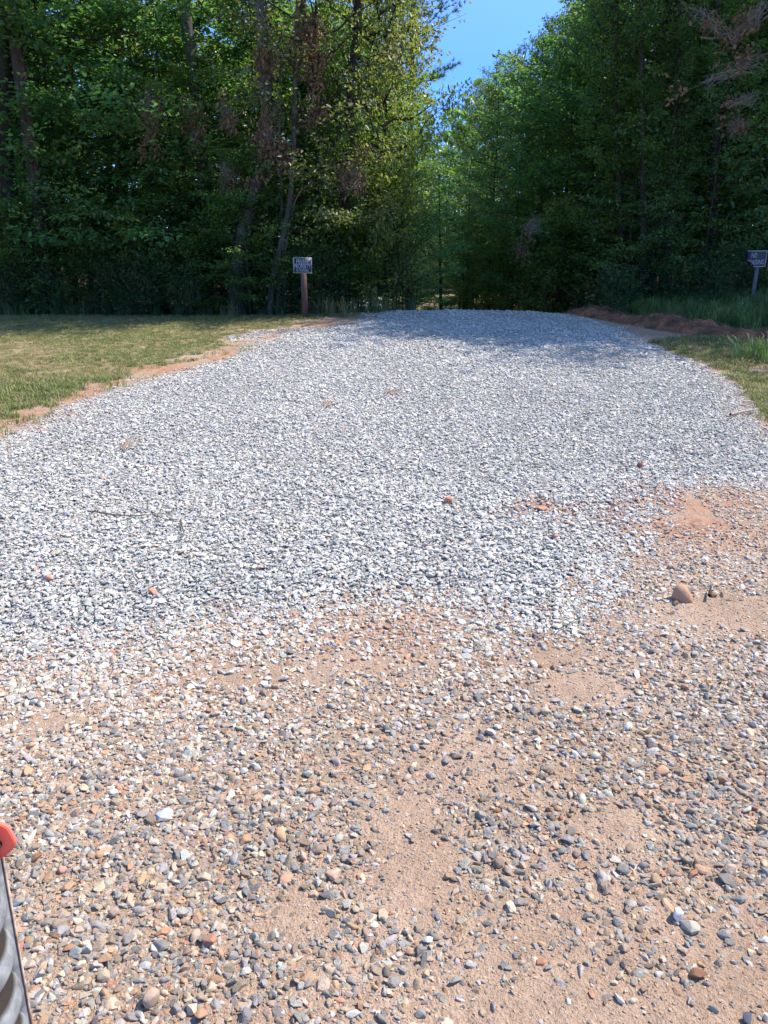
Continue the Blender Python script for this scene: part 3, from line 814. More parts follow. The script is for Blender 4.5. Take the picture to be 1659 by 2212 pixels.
def make_pine(kind, seed, H, cb, Rr, rt, dens=1.0, whorl=0.6, tuft=26):
    r = np.random.default_rng(seed)
    limbs, T, TD = [], [], []
    z = cb
    while z < H - 0.3:
        u = (z - cb) / (H - cb)
        for q in range(r.integers(3, 6)):
            az = r.uniform(0, 6.28)
            L = Rr * ((1 - u) ** 0.7 * 0.95 + 0.12) * r.uniform(0.55, 1.15) * (0.55 + 0.45 * min(1, u * 4 + 0.35))
            el = 0.05 + 0.75 * u + r.normal(0, 0.13)
            d = np.array([math.cos(az) * math.cos(el), math.sin(az) * math.cos(el), math.sin(el)])
            t = np.linspace(0, 1, 5)[:, None]
            P = np.array([0, 0, z]) + d * L * t + np.array([0, 0, 1.0]) * L * 0.22 * (t ** 2.2) + r.normal(0, 0.015 * L, (5, 3)) * t
            limbs.append((P, L, u))
            m = max(3, int(L * 5.5 * dens))
            for s in r.uniform(0.35, 1.0, m):
                c = np.array([np.interp(s, t[:, 0], P[:, w]) for w in range(3)])
                aa = r.uniform(-1.1, 1.1)
                dd = np.array([d[0] * math.cos(aa) - d[1] * math.sin(aa), d[0] * math.sin(aa) + d[1] * math.cos(aa), 0.35 + r.normal(0, 0.2)])
                e = dd * r.uniform(0.15, 0.22 + 0.22 * L * 0.6)
                T += [c + e, c + e * 0.55]; TD += [dd, dd]
            T.append(P[-1]); TD.append(d + np.array([0, 0, 0.5]))
        z += whorl * r.uniform(0.7, 1.25)
    T.append(np.array([0, 0, H])); TD.append(np.array([0, 0, 1.0]))
    T = np.array(T); TD = unit(np.array(TD)); n = len(T)
    Dn = unit(TD[:, None] * 0.75 + r.normal(0, 0.55, (n, tuft, 3)) + np.array([0, 0, 0.15])).reshape(-1, 3)
    P0 = np.repeat(T, tuft, 0) - Dn * 0.01
    L = r.uniform(0.10, 0.19, len(P0))[:, None]
    S = unit(np.cross(Dn, r.normal(0, 1, Dn.shape))) * 0.0055
    V = np.stack([P0 - S, P0 + S, P0 + Dn * L], 1).reshape(-1, 3)
    Fc = np.arange(len(V)).reshape(-1, 3)
    cm = mesh_from('crown', V, Fc, M_NEEDLE, False, {'tint': ('FLOAT', np.repeat(r.random(len(P0)), 3))})
    G = Geo()
    for P, Lb, u in limbs: G.tube(P, np.linspace(min(0.03, 0.008 + 0.01 * Lb), 0.005, 5), 4)
    lm = G.mesh('limbs', M_PINEBARK, True)
    G = Geo(); G.tube([[r.normal(0, rt * .15), r.normal(0, rt * .15), q] for q in np.linspace(-0.3, H, 10)], taper(H, rt, 10), 10)
    PROTO.setdefault(kind, []).append((G.mesh('trunk', M_PINEBARK, True), lm, cm, H))

SKYGAP = [(1215, -400), (1215, 30), (1199, 44), (1149, 42), (1132, 58), (1121, 74), (1114, 98), (1084, 112), (1043, 140), (1016, 152), (1000, 190), (985, 206), (965, 210), (954, 226), (942, 280),
          (930, 285), (922, 272), (931, 247), (940, 235), (935, 190), (952, 178), (985, 160), (1012, 135), (1030, 120), (1025, 75), (1010, 46), (1006, 14), (1046, 22), (1050, -400)]
def gap_share(cm, x, y, z, sv, rz):
    n = len(cm.vertices); co = np.empty(n * 3, np.float32); cm.vertices.foreach_get('co', co); co = co.reshape(-1, 3)[::19]
    co = co * np.array(sv); c_, s_ = math.cos(rz), math.sin(rz)
    px, py = proj(x + co[:, 0] * c_ - co[:, 1] * s_, y + co[:, 0] * s_ + co[:, 1] * c_, z + co[:, 2])
    return float((sdist(px, py, SKYGAP) > 4).mean())

# understory trees with foliage from knee height, flat dogwood layers
for i in range(3): make_tree('understory', 11 + i, 6.5 + i * 0.8, 0.7, 2.1, 34, 0.05, 0.105, 34, (M_LEAF, M_LEAF_SOFT, M_LEAF)[i], M_BARK, 'round', 0.3, 0.17, 0.05, 0.55)
make_tree('dogwood', 21, 5.5, 0.9, 2.3, 22, 0.05, 0.11, 46, M_LEAF_SOFT, M_BARK, 'round', 0.12, 0.20, 0.035, 0.6, tilt=0.28, droop=0.25)
for i in range(3): make_tree('hardwood', 31 + i, 17 + i, 4.6, 3.9, 40, 0.17, 0.15, 22, (M_LEAF, M_OAKLEAF, M_DULL)[i], M_BARK, 'round', 0.5, 0.24, 0.12, 0.62)
make_tree('highwood', 36, 17, 7.6, 3.3, 34, 0.15, 0.14, 24, M_LEAF, M_BARK, 'round', 0.5, 0.22, 0.12, 0.62)
make_tree('oak', 41, 12.5, 0.9, 3.0, 78, 0.14, 0.115, 40, M_OAKLEAF, M_BARK, 'round', 0.35, 0.17, 0.10, 0.62, tilt=0.7, droop=0.6)
make_tree('oak', 42, 11.0, 1.1, 2.7, 70, 0.12, 0.105, 38, M_OAKLEAF, M_BARK, 'round', 0.4, 0.16, 0.10, 0.6, tilt=0.7, droop=0.6)
make_tree('slender', 51, 12.0, 1.6, 2.2, 60, 0.09, 0.105, 34, M_DULL, M_BARK, 'round', 0.5, 0.17, 0.10, 0.55, tilt=0.7, droop=0.7)
make_tree('slender', 52, 13.0, 2.0, 2.4, 62, 0.10, 0.11, 32, M_LEAF, M_BARK, 'round', 0.45, 0.18, 0.10, 0.55, tilt=0.6, droop=0.6)
make_pine('pine', 61, 15.0, 4.5, 2.6, 0.15)
make_pine('pine', 62, 13.0, 2.2, 2.4, 0.12)
make_pine('tall_pine', 64, 15.0, 6.6, 2.1, 0.13, 1.3)
make_pine('young_pine', 63, 9.0, 0.8, 2.1, 0.08, 1.25, 0.5)
for i in range(3): make_tree('shrub', 71 + i, 1.9 + 0.3 * i, 0.2, 1.0, 20, 0.014, 0.085, 22, (M_LEAF, M_LEAF_SOFT, M_OAKLEAF)[i], M_BARK, 'round', 0.6, 0.12, 0.07, 0.55, nsub=5, stems=6, tilt=0.6)
for i in range(2): make_tree('weed', 81 + i, 0.75 + 0.25 * i, 0.08, 0.32, 12, 0.006, 0.07, 9, M_WEED, M_WEED, 'round', 0.8, 0.05, 0.04, 0.4, nsub=3, stems=4, tilt=0.6)

def plant(kind, v, x, y, name, label, cat, group=None, H=None, rz=None, sc=None, z=None, wide=None):
    tm, lm, cm, h0 = PROTO[kind][v % len(PROTO[kind])]
    s = (H / h0) if H else (sc or 1.0)
    zz = float(gh(np.array([x]), np.array([y]))[0]) if z is None else z
    sv = (s * wide, s * wide, s) if wide else (s, s, s)
    rz = random.uniform(0, 6.28) if rz is None else rz
    if y > 17 and h0 > 3:
        # keep the opening over the driveway free: turn, narrow or lower the tree, else leave it out
        for tries in range(10):
            if gap_share(cm, x, y, zz, sv, rz) < 0.0015: break
            rz += 0.9
            f = 0.90 if tries > 1 else 1.0
            sv = (sv[0] * f, sv[1] * f, sv[2] * (0.93 if tries > 2 else 1.0))
        else:
            if gap_share(cm, x, y, zz, sv, rz) > 0.004: return None
    e = empty(name, (x, y, zz), label, cat, group, rz, sv)
    link('trunk', tm, e); link('crown', cm, e); link('limbs', lm, e)
    return e

random.seed(3)
def ground_xy(px, D): return (px - 829.5) / F * (D * CP + 1.3 * SP), D

# tall trunks the photograph shows in the left woods: (points down the trunk, depth, radius, bark, label)
def shown_tree(name, pts, D, r0, bark, label, cat='tree', crown=('hardwood', 0), H=16, thin=0.6, sides=10):
    base = at_y(pts[-1][0], pts[-1][1], D)
    zb = float(gh(np.array([base[0]]), np.array([D]))[0])
    W = [at_y(px, py, D) for px, py in pts][::-1]
    W = [np.array([W[0][0], D, zb - 0.25]), np.array([W[0][0], D, zb + 0.05])] + [w for w in W if w[2] > zb + 0.3]
    d = W[-1] - W[-2]; top = W[-1].copy()
    if H:
        dx = np.clip(d[0] / max(d[2], 0.1), -0.1, 0.1)
        while top[2] < zb + H * 0.96:
            top = top + np.array([dx * 2, random.uniform(-.1, .1), 2.0]); dx *= 0.6; W.append(top.copy())
    W = np.array(W); n = len(W)
    # smooth densify
    tt = np.concatenate([[0], np.cumsum(np.linalg.norm(np.diff(W, axis=0), axis=1))])
    ts = np.linspace(0, tt[-1], max(12, n * 3))
    P = np.stack([np.interp(ts, tt, W[:, q]) for q in range(3)], -1)
    kern = np.array([.25, .5, .25])
    for _ in range(2):
        for q in range(3): P[1:-1, q] = np.convolve(P[:, q], kern, 'valid')
    P[1:-1, 1] += np.random.default_rng(int(pts[0][0])).normal(0, r0 * 0.15, len(P) - 2)
    e = empty(name, (base[0], D, zb), label, cat)
    rel = P - np.array([base[0], D, zb])
    f = np.linspace(0, 1, len(P))
    G = Geo(); G.tube(rel, r0 * (1 - f * (1 - (0.15 if H else thin))) * (1 + 0.4 * np.exp(-ts / 0.4)), sides)
    link('trunk', G.mesh('trunk', bark, True), e)
    if crown:
        tm, lm, cm, h0 = PROTO[crown[0]][crown[1]]
        s = H / h0
        zoff = rel[-1]; sc3 = np.array([s, s, s]); rz = random.uniform(0, 6.28)
        for tries in range(10):
            if gap_share(cm, base[0] + zoff[0], D + zoff[1], zb, sc3, rz) < 0.0015: break
            rz += 0.9
            if tries > 1: sc3 = sc3 * np.array([0.9, 0.9, 1.0])
        for nm, mm in (('limbs', lm), ('crown', cm)):
            o = link(nm, mm, e, (zoff[0], zoff[1], 0)); o.scale = sc3; o.rotation_euler = (0, 0, rz)
    return e

shown_tree('hardwood_tree', [(5, 0), (8, 298), (22, 463), (44, 560), (48, 640)], 16.6, 0.19, M_BARK, 'thick dark trunk at the left edge of the woods, leaning left as it rises')
shown_tree('pine_tree', [(23, 0), (36, 116), (63, 298), (86, 463), (103, 612), (104, 640)], 16.2, 0.15, M_PINEBARK, 'brown leaning trunk beside the thick dark leftmost trunk', crown=('pine', 0), H=17)
shown_tree('pine_tree', [(255, 0), (256, 120), (262, 300), (268, 640)], 19.5, 0.15, M_BARK, 'dark straight trunk deep behind the flat dogwood leaves', crown=('hardwood', 2), H=18)
shown_tree('pine_tree', [(397, 0), (420, 165), (432, 300), (442, 397), (446, 640)], 17.2, 0.15, M_GREYBARK, 'tall pale brown trunk left of the webbed crooked trunk', crown=('tall_pine', 0), H=18)
shown_tree('crooked_tree', [(562, 0), (571, 132), (577, 199), (582, 298), (571, 358), (545, 420), (526, 497), (516, 560), (512, 640)], 15.9, 0.155, M_GREYBARK, 'crooked pale grey trunk hung with dead webbed leaves, left of the sign', crown=('tall_pine', 0), H=15)
shown_tree('slender_tree', [(643, 0), (638, 166), (634, 331), (629, 430), (620, 480), (597, 563), (580, 640)], 15.6, 0.062, M_GREYBARK, 'slim pale stem curving up just left of the private property sign', crown=('slender', 0), H=10)
shown_tree('thin_sapling', [(607, 120), (605, 199), (604, 331), (610, 480), (612, 640)], 15.7, 0.035, M_GREYBARK, 'very thin straight bare sapling between the crooked trunk and the slim stem', crown=None, H=None)
shown_tree('bent_branch_tree', [(720, 388), (693, 391), (653, 401), (634, 436), (622, 500), (600, 640)], 15.75, 0.045, M_DEADWOOD, 'bare dead stem bending right above the private property sign', crown=None, H=None, thin=0.3)
shown_tree('hardwood_tree', [(650, 0), (650, 300), (652, 640)], 17.5, 0.14, M_BARK, 'dark upright trunk directly behind the private property sign', crown=('tall_pine', 0), H=17)
shown_tree('oak_tree', [(775, 0), (769, 93), (759, 199), (751, 331), (743, 430), (738, 520), (743, 629), (744, 650)], 16.4, 0.125, M_BARK, 'dark oak trunk right of the private property sign among sunlit leaves', crown=('oak', 0), H=12.5)
# right woods
shown_tree('hardwood_tree', [(1384, 0), (1386, 200), (1390, 400), (1392, 600)], 16.7, 0.085, M_BARK, 'left of the paired dark trunks in the right woods', crown=('highwood', 0), H=8.4)
shown_tree('hardwood_tree', [(1466, 0), (1462, 150), (1454, 350), (1446, 500), (1440, 610)], 16.9, 0.115, M_BARK, 'thickest straight dark trunk in the right woods above the soil berm', crown=('highwood', 0), H=8.4)
shown_tree('hardwood_tree', [(1440, 0), (1430, 200), (1416, 400), (1410, 610)], 17.3, 0.085, M_BARK, 'dark trunk close left of the thickest trunk in the right woods', crown=('highwood', 0), H=8.4)
shown_tree('hardwood_tree', [(1492, 0), (1488, 120), (1478, 260), (1468, 400), (1464, 610)], 17.2, 0.075, M_BARK, 'slim trunk leaning right, just right of the thickest trunk in the right woods', crown=('highwood', 0), H=8.4)
shown_tree('hardwood_tree', [(1330, 200), (1332, 330), (1340, 420), (1346, 610)], 17.5, 0.085, M_BARK, 'dark trunk left of the paired trunks in the right woods', crown=('highwood', 0), H=8.4)
shown_tree('hardwood_tree', [(1548, 0), (1546, 250), (1542, 400), (1540, 610)], 17.3, 0.12, M_BARK, 'dark trunk behind the wispy webs in the right woods', crown=('highwood', 0), H=8.4)
shown_tree('hardwood_tree', [(1655, 0), (1653, 300), (1650, 430), (1648, 610)], 19.2, 0.12, M_BARK, 'dark trunk behind the no trespassing sign at the right edge', crown=('hardwood', 2), H=12)
shown_tree('thin_sapling', [(950, 500), (951, 563), (953, 690)], 24.0, 0.06, M_BARK, 'slim dark tree standing alone in the gap beyond the driveway crest', crown=('understory', 0), H=3.3)

# lit oak at the corner where the drive enters the woods
plant('oak', 1, *ground_xy(832, 17.3), 'oak_tree', 'bright sunlit oak at the corner of the left woods beside the driveway', 'tree', H=9.5)
plant('oak', 0, *ground_xy(880, 19.5), 'oak_tree', 'tall sunlit oak overhanging the gap in the trees from the left', 'tree', H=13.5)
plant('oak', 1, *ground_xy(900, 23.5), 'oak_tree', 'olive green oak behind the sunlit corner oak', 'tree', H=14)
plant('tall_pine', 0, *ground_xy(912, 25), 'pine_tree', 'high crowned pine whose branch tips frame the left of the sky gap', 'tree', H=15)
plant('tall_pine', 0, *ground_xy(885, 31), 'pine_tree', 'high crowned pine behind the one framing the sky gap', 'tree', H=17)
for px, D, h in ((1015, 33, 5), (880, 36, 6), (1045, 36, 6), (995, 27, 3.5)):
    plant('understory', int(D), *ground_xy(px, D), 'understory_tree', 'low leafy tree in the hollow beyond the driveway crest', 'tree', 'low trees in the hollow beyond the crest', H=h)
plant('pine', 1, *ground_xy(905, 27), 'pine_tree', 'pine whose dark branches reach into the sky gap from the left', 'tree', H=16, wide=1.15)
plant('pine', 0, *ground_xy(880, 34), 'pine_tree', 'pine farther back on the left of the sky gap', 'tree', H=17)
plant('shrub', 2, *ground_xy(850, 16.0), 'shrub', 'leafy pale green bush at the left corner of the driveway crest', 'bush', sc=0.95)
plant('shrub', 1, *ground_xy(890, 16.6), 'shrub', 'leafy bush touching the driveway edge right of the corner bush', 'bush', sc=0.8)
plant('shrub', 0, *ground_xy(800, 16.4), 'shrub', 'leafy bush left of the corner bush, under the dark oak trunk', 'bush', sc=0.85)
plant('understory', 1, *ground_xy(870, 17.6), 'understory_tree', 'bright leafy sapling over the corner bushes', 'tree', H=4.0)
plant('understory', 0, *ground_xy(538, 15.5), 'understory_tree', 'leafy sapling screening the foot of the crooked pale trunk', 'tree', H=3.0)
plant('understory', 2, *ground_xy(452, 16.3), 'understory_tree', 'leafy sapling screening the foot of the tall pale brown trunk', 'tree', H=4.6)
plant('understory', 1, *ground_xy(592, 16.1), 'understory_tree', 'low leafy sapling behind the slim pale stem', 'tree', H=3.0)
plant('understory', 0, *ground_xy(700, 16.3), 'understory_tree', 'leafy sapling right of the private property sign', 'tree', H=3.6)
plant('dogwood', 0, *ground_xy(200, 17.4), 'dogwood_tree', 'taller dogwood with bright layers behind the low dogwood at the left', 'tree', H=6.2, rz=2.0)
plant('dogwood', 0, *ground_xy(285, 16.7), 'dogwood_tree', 'dogwood with flat pale green leaf layers in the left woods', 'tree', H=4.6, rz=1.0)
plant('slender', 1, *ground_xy(1412, 16.5), 'slender_tree', 'thin leafy sapling among the dark trunks in the right woods', 'tree', H=5.2, wide=0.8)
plant('understory', 1, *ground_xy(1512, 16.4), 'understory_tree', 'leafy sapling right of the thickest trunk in the right woods', 'tree', H=4.6)
plant('understory', 0, *ground_xy(1350, 17.0), 'understory_tree', 'leafy sapling left of the paired trunks in the right woods', 'tree', H=4.4)
plant('shrub', 1, *ground_xy(1640, 17.0), 'shrub', 'pale leafy bush around the no trespassing sign', 'bush', sc=1.5)
plant('shrub', 2, *ground_xy(1585, 17.8), 'shrub', 'pale leafy bush left of the no trespassing sign', 'bush', sc=1.3)

# left woods: understory at the edge, tall trees and pines behind
L_US = 'leafy understory tree in the dark left woods'
for i, (px, D) in enumerate([(-60, 17.2), (20, 18.4), (90, 17.6), (160, 17.2), (215, 18.8), (330, 18.3), (385, 17.4), (450, 18.6), (500, 17.3), (570, 17.9), (630, 18.9), (690, 17.6), (720, 19.0), (770, 18.2), (800, 20.5),
                             (0, 20.5), (130, 20.6), (260, 20.9), (420, 21.0), (540, 20.4), (660, 21.2), (340, 23.5), (120, 24), (560, 24), (760, 23)]):
    x, y = ground_xy(px, D)
    plant(('understory', 'understory', 'dogwood', 'understory')[i % 4], i, x, y, 'understory_tree', L_US, 'tree', 'understory trees in the left woods', H=random.uniform(5.0, 8.0))
L_TALL = 'tall hardwood standing back in the left woods'
for i, (px, D) in enumerate([(60, 21.5), (340, 22.6), (-150, 24), (150, 27), (450, 29), (700, 29), (-60, 31), (120, 33), (280, 34), (430, 33), (580, 35), (720, 35), (830, 36), (200, 42), (400, 43), (600, 45), (770, 46)]):
    x, y = ground_xy(px, D)
    plant('hardwood', i, x, y, 'hardwood_tree', L_TALL, 'tree', 'tall trees back in the left woods', H=random.uniform(14, 19))
for i, (px, D) in enumerate([(20, 29), (230, 30), (390, 29.5), (520, 30), (660, 31), (780, 30.5), (60, 38), (330, 39), (500, 40), (690, 40), (850, 42)]):
    x, y = ground_xy(px, D)
    plant('understory', i, x, y, 'understory_tree', 'leafy small tree far back in the left woods', 'tree', 'small trees far back in the left woods', H=random.uniform(6, 9))
# shrubs and weeds at the foot of the left woods
for i in range(20):
    px = -40 + i * 41 + random.uniform(-14, 14); D = random.uniform(15.9, 16.9)
    if 600 < px < 700: D = max(D, 16.6)
    x, y = ground_xy(px, D)
    plant('shrub', i, x, y, 'shrub', 'dark low bush at the foot of the left woods', 'bush', 'bushes at the foot of the left woods', sc=random.uniform(0.6, 1.05))
for i in range(26):
    px = random.uniform(-20, 720); D = random.uniform(15.0, 16.0)
    x, y = ground_xy(px, D)
    plant('weed', i, x, y, 'weed_plant', 'leafy weed at the lawn edge below the left woods', 'weed', 'weeds along the left lawn edge', sc=random.uniform(0.6, 1.1))
for i in range(26):
    px = random.uniform(1260, 1680); D = random.uniform(14.6, 17.2)
    x, y = ground_xy(px, D)
    if berm_dist(np.array([x]), np.array([y]))[1][0] > 0:
        plant('weed', i, x, y, 'weed_plant', 'leafy weed in the tall grass on the right bank', 'weed', 'weeds on the right bank', sc=random.uniform(0.6, 1.1))

# right woods: skyline falling towards the gap
SKX = [900, 940, 954, 997, 1016, 1043, 1084, 1114, 1132, 1149, 1199, 1215, 1260, 1400]
SKY_ = [330, 286, 226, 206, 155, 142, 114, 100, 59, 43, 45, 20, -60, -250]
def top_h(px, D, x, y):
    py = np.interp(px, SKX, SKY_)
    return float(at_y(px, py, D)[2] - gh(np.array([x]), np.array([y]))[0])
right_rows = [('pine', 1, 945, 85), ('young_pine', 0, 960, 62), ('pine', 0, 985, 70), ('young_pine', 0, 1000, 48), ('slender', 0, 1022, 52), ('pine', 1, 1035, 58), ('young_pine', 0, 1050, 40), ('slender', 1, 1072, 44),
              ('pine', 0, 1085, 38), ('pine', 0, 1100, 50), ('pine', 1, 1128, 44), ('young_pine', 0, 1118, 33), ('pine', 1, 1150, 35), ('pine', 0, 1165, 42), ('slender', 1, 1185, 29), ('oak', 1, 1215, 28), ('pine', 1, 1235, 34), ('slender', 0, 1255, 26), ('oak', 0, 1290, 26)]
for i, (kd, v, px, D) in enumerate(right_rows):
    x, y = (px - 829.5) / F * D * 0.97, D
    nm = {'pine': 'pine_tree', 'young_pine': 'pine_tree', 'slender': 'slender_tree', 'oak': 'oak_tree'}[kd]
    lb = {'pine': 'pine on the sloping skyline right of the sky gap', 'young_pine': 'young pine low on the skyline right of the sky gap', 'slender': 'slender leafy tree on the slope of trees right of the sky gap', 'oak': 'bushy olive oak on the slope of trees right of the sky gap'}[kd]
    plant(kd, v, x, y, nm, lb, 'tree', 'trees on the skyline right of the gap', H=max(4, top_h(px, D, x, y)), wide=1.0 if kd != 'young_pine' else 0.9)
L_R = 'leafy tree in the dense right woods'
for i, (px, D) in enumerate([(1010, 30), (1060, 27), (1110, 24.5), (1160, 23), (1210, 22), (1260, 20.5), (1310, 19.6), (1360, 20.4), (1430, 20.6), (1500, 19.0), (1570, 19.8), (1630, 19.0), (1700, 18.8), (1470, 22), (1400, 22.5), (1320, 23), (1230, 25), (1550, 22.5), (1640, 22), (1720, 21), (1140, 28), (1300, 28), (1430, 27), (1560, 27), (1690, 26)]):
    x, y = ground_xy(px, D)
    plant(('understory', 'slender', 'understory', 'dogwood')[i % 4], i, x, y, 'understory_tree', L_R, 'tree', 'leafy trees in the right woods', H=min(random.uniform(5.5, 8.5), max(4.0, top_h(px, D, x, y))))
for x, y, h in ((9.8, 17.2, 13),):
    plant('hardwood', int(x), x, y, 'hardwood_tree', 'tall tree at the near right corner of the right woods, shading the driveway crest', 'tree', 'tall trees at the near right corner', H=h, wide=1.1)
for x, y, h in ((11.7, 17.5, 15), (14.0, 17.6, 16.5), (16.6, 18.2, 18)):
    plant('oak', 0, x, y, 'oak_tree', 'dense oak just outside the right edge, shading the driveway crest', 'tree', 'dense oaks outside the right edge', H=h, wide=1.1)
L_RT = 'tall hardwood standing back in the right woods'
for i, (px, D) in enumerate([(1370, 27), (1530, 27), (1690, 25), (1340, 31), (1440, 32), (1540, 31), (1640, 31), (1740, 29), (1400, 39), (1520, 40), (1650, 39), (1780, 36), (1850, 26), (1900, 31)]):
    x, y = ground_xy(px, D)
    plant('hardwood', i, x, y, 'hardwood_tree', L_RT, 'tree', 'tall trees back in the right woods', H=random.uniform(13, 17))
for i, (px, D) in enumerate([(1230, 18.8), (1290, 18.2), (1350, 18.0), (1410, 17.8), (1480, 17.9), (1540, 17.5), (1190, 20), (1140, 21.5), (1090, 23), (1040, 26), (1010, 26.5), (1065, 24.5), (1115, 22), (1165, 20.6), (1215, 19.4), (1030, 31), (1090, 29), (1150, 26), (1200, 24), (1060, 36), (1250, 22)]):
    x, y = ground_xy(px, D)
    plant('shrub', i, x, y, 'shrub', 'dark low bush at the foot of the right woods', 'bush', 'bushes at the foot of the right woods', sc=random.uniform(0.8, 1.3))
# the wood that closes the bend of the drive
for i, (px, D) in enumerate([(860, 58), (890, 66), (915, 74), (935, 60), (970, 80), (1010, 88), (905, 95), (955, 105)]):
    x, y = ground_xy(px, D)
    plant(('pine', 'slender', 'young_pine')[i % 3], i, x, y, 'far_tree', 'tree closing the far end of the gap beyond the driveway', 'tree', 'trees at the far end of the gap', H=min(11, top_h(px, D, x, y)))

# far wood mass behind the trees one can tell apart
fr_ = np.random.default_rng(99)
nfw = 52000
fx = fr_.uniform(-75, 85, nfw); fy = 47 + 16 * fr_.random(nfw) + 0.12 * np.abs(fx)
fz = 11 * fr_.random(nfw) ** 1.15
clump_n = fbm(fx * 0.35, fz * 0.5 + fy * 0.2, 6)
kq = (fr_.random(nfw) < sstep(0.34, 0.55, clump_n) + 0.25)
fpx, fpy = proj(fx, fy, fz + gh(fx, fy))
kq &= (sdist(fpx, fpy, SKYGAP) < -14) & ~((np.abs(fx - 2.0) < 4.5) & (fy < 52) & (fz < 3))
FP = np.stack([fx, fy, fz + gh(fx, fy)], -1)[kq]; nn_ = len(FP)
me = leaves_mesh('far_woods', FP, fr_.normal(0, 1, (nn_, 3)) + np.array([0, 0, -0.4]), np.array([0, 0, 1.0]) + fr_.normal(0, 0.6, (nn_, 3)), fr_.uniform(0.4, 0.8, nn_), 0.6, fr_.random(nn_), M_LEAF)
tag(link('far_woods', me), 'far mass of leafy woodland closing the view behind the nearer trees', kind='stuff')

# ------------------------------------------------------------------ webworm nests
m_web, nt, b = nmat('silk_web')
b.inputs['Base Color'].default_value = (0.46, 0.38, 0.29, 1); b.inputs['Roughness'].default_value = 0.6
t = N(nt, 'ShaderNodeBsdfTranslucent'); t.inputs[0].default_value = (0.40, 0.32, 0.24, 1)
ms = N(nt, 'ShaderNodeMixShader', inp={0: 0.4}); nt.links.new(b.outputs[0], ms.inputs[1]); nt.links.new(t.outputs[0], ms.inputs[2])
nt.links.new(ms.outputs[0], nt.nodes['Material Output'].inputs[0])

def nest(px, py, D, wpx, hpx, label, tilt=0.0, leaves=90, web=1.0, seed=0):
    r = np.random.default_rng(seed + 500)
    c = at_y(px, py, D); w = wpx / F * D; h = hpx / F * D
    e = empty('webworm_nest', c, label, 'webworm nest', 'webworm nests in the branches')
    e.rotation_euler = (0, tilt, 0)
    n = int(leaves * 1.6)
    kk = max(2, n // 22); ctr = np.stack([r.normal(0, 0.22 * w, kk), r.normal(0, 0.16 * w, kk), r.normal(-0.05 * h, 0.28 * h, kk)], -1)
    P = ctr[r.integers(0, kk, n)] + r.normal(0, 0.075, (n, 3)) * np.array([1, 1, 1.3])
    D_ = r.normal(0, 0.5, (n, 3)); D_[:, 2] -= 0.8
    link('dead_leaves', leaves_mesh('dead_leaves', P, D_, r.normal(0, 1, (n, 3)), r.uniform(0.05, 0.11, n), 0.5, r.random(n), M_BROWN, 0.5), e)
    if web:
        # many crossing silk threads
        G = Geo()
        for q in range(int(85 * web)):
            cc = np.array([r.normal(0, 0.16 * w), r.normal(0, 0.12 * w), r.normal(0.05 * h, 0.2 * h)])
            a = r.normal(0, 1, 3) * np.array([w * 0.22, w * 0.15, h * 0.16])
            G.tube([cc - a, cc + r.normal(0, 0.02, 3), cc + a], r.uniform(0.0008, 0.0026), 3)
        link('web', G.mesh('web', m_web), e)
    G = Geo()
    t = np.linspace(0, 1, 6)[:, None]
    s = 1 if r.random() < 0.5 else -1
    G.tube(np.array([0, 0, -0.4 * h]) + t * (0.3 if tilt else 1.0) * np.array([s * 0.25, 1.6, 0.75 * h + 0.35]) + r.normal(0, 0.03, (6, 3)), np.linspace(0.006, 0.018, 6), 5)
    for q in range(7):
        a = r.normal(0, 1, 3); a /= np.linalg.norm(a)
        p = np.array([0, 0.05, r.uniform(-0.35, 0.35) * h])
        G.tube([p, p + a * 0.5 * w * 0.6, p + a * w * 0.75 + np.array([0, 0, -0.05])], [0.006, 0.004, 0.0015], 4)
    link('branch', G.mesh('branch', M_DEADWOOD, True), e)

NESTS = [(670, 68, 15.2, 46, 72, 'dense brown dead-leaf nest highest up, at the top of the slim stem', 0.0, 260, 0.6),
         (688, 130, 15.2, 30, 60, 'brown nest trailing just below the highest nest', 0.2, 140, 0),
         (585, 125, 15.3, 60, 60, 'pale webbed nest high on the crooked trunk', 0, 120, 1),
         (578, 300, 15.3, 62, 130, 'long brown nest hanging halfway up the crooked trunk', 0, 240, 1),
         (322, 250, 15.6, 56, 110, 'brown nest with a grey web in the dark leaves above the dogwood', 0.1, 120, 1),
         (420, 268, 15.8, 44, 90, 'brown nest beside the tall pale brown trunk', 0, 120, 1),
         (489, 258, 15.5, 40, 50, 'small round pale nest between the pale trunk and the crooked trunk', 0, 60, 1),
         (488, 378, 15.5, 44, 70, 'pale webbed nest lower between the pale trunk and the crooked trunk', 0, 50, 1),
         (760, 385, 15.4, 70, 60, 'brown webbed nest in front of the dark oak trunk', 0, 110, 1),
         (618, 352, 15.3, 36, 50, 'brown tuft of dead leaves between the two slim stems', 0, 70, 0),
         (690, 235, 15.4, 70, 50, 'spread of bare brown twigs and dead leaves above the bent dead stem', 0.3, 80, 0),
         (850, 112, 16.2, 50, 50, 'small rust brown nest in the sunlit oak leaves', 0, 70, 0.5),
         (1150, 490, 17.5, 40, 40, 'pale webbed nest over the middle of the driveway crest', 0.4, 30, 1),
         (1125, 545, 17.6, 46, 34, 'brown wisp of dead leaves low above the driveway crest', 0, 50, 0),
         (1540, 52, 14.5, 34, 110, 'long pale web slanting across the upper right branches', -1.05, 40, 1),
         (1585, 155, 14.4, 36, 150, 'longest pale web streak in the right woods', 1.2, 50, 1),
         (1600, 216, 14.6, 26, 60, 'short bright pale web below the longest web streak', 1.35, 20, 1),
         (1625, 40, 14.6, 36, 110, 'pinkish brown webbed branch at the top right corner', 0.7, 90, 1),
         (1590, 270, 14.8, 34, 30, 'round grey brown nest lowest among the right webs', 0.5, 40, 1)]
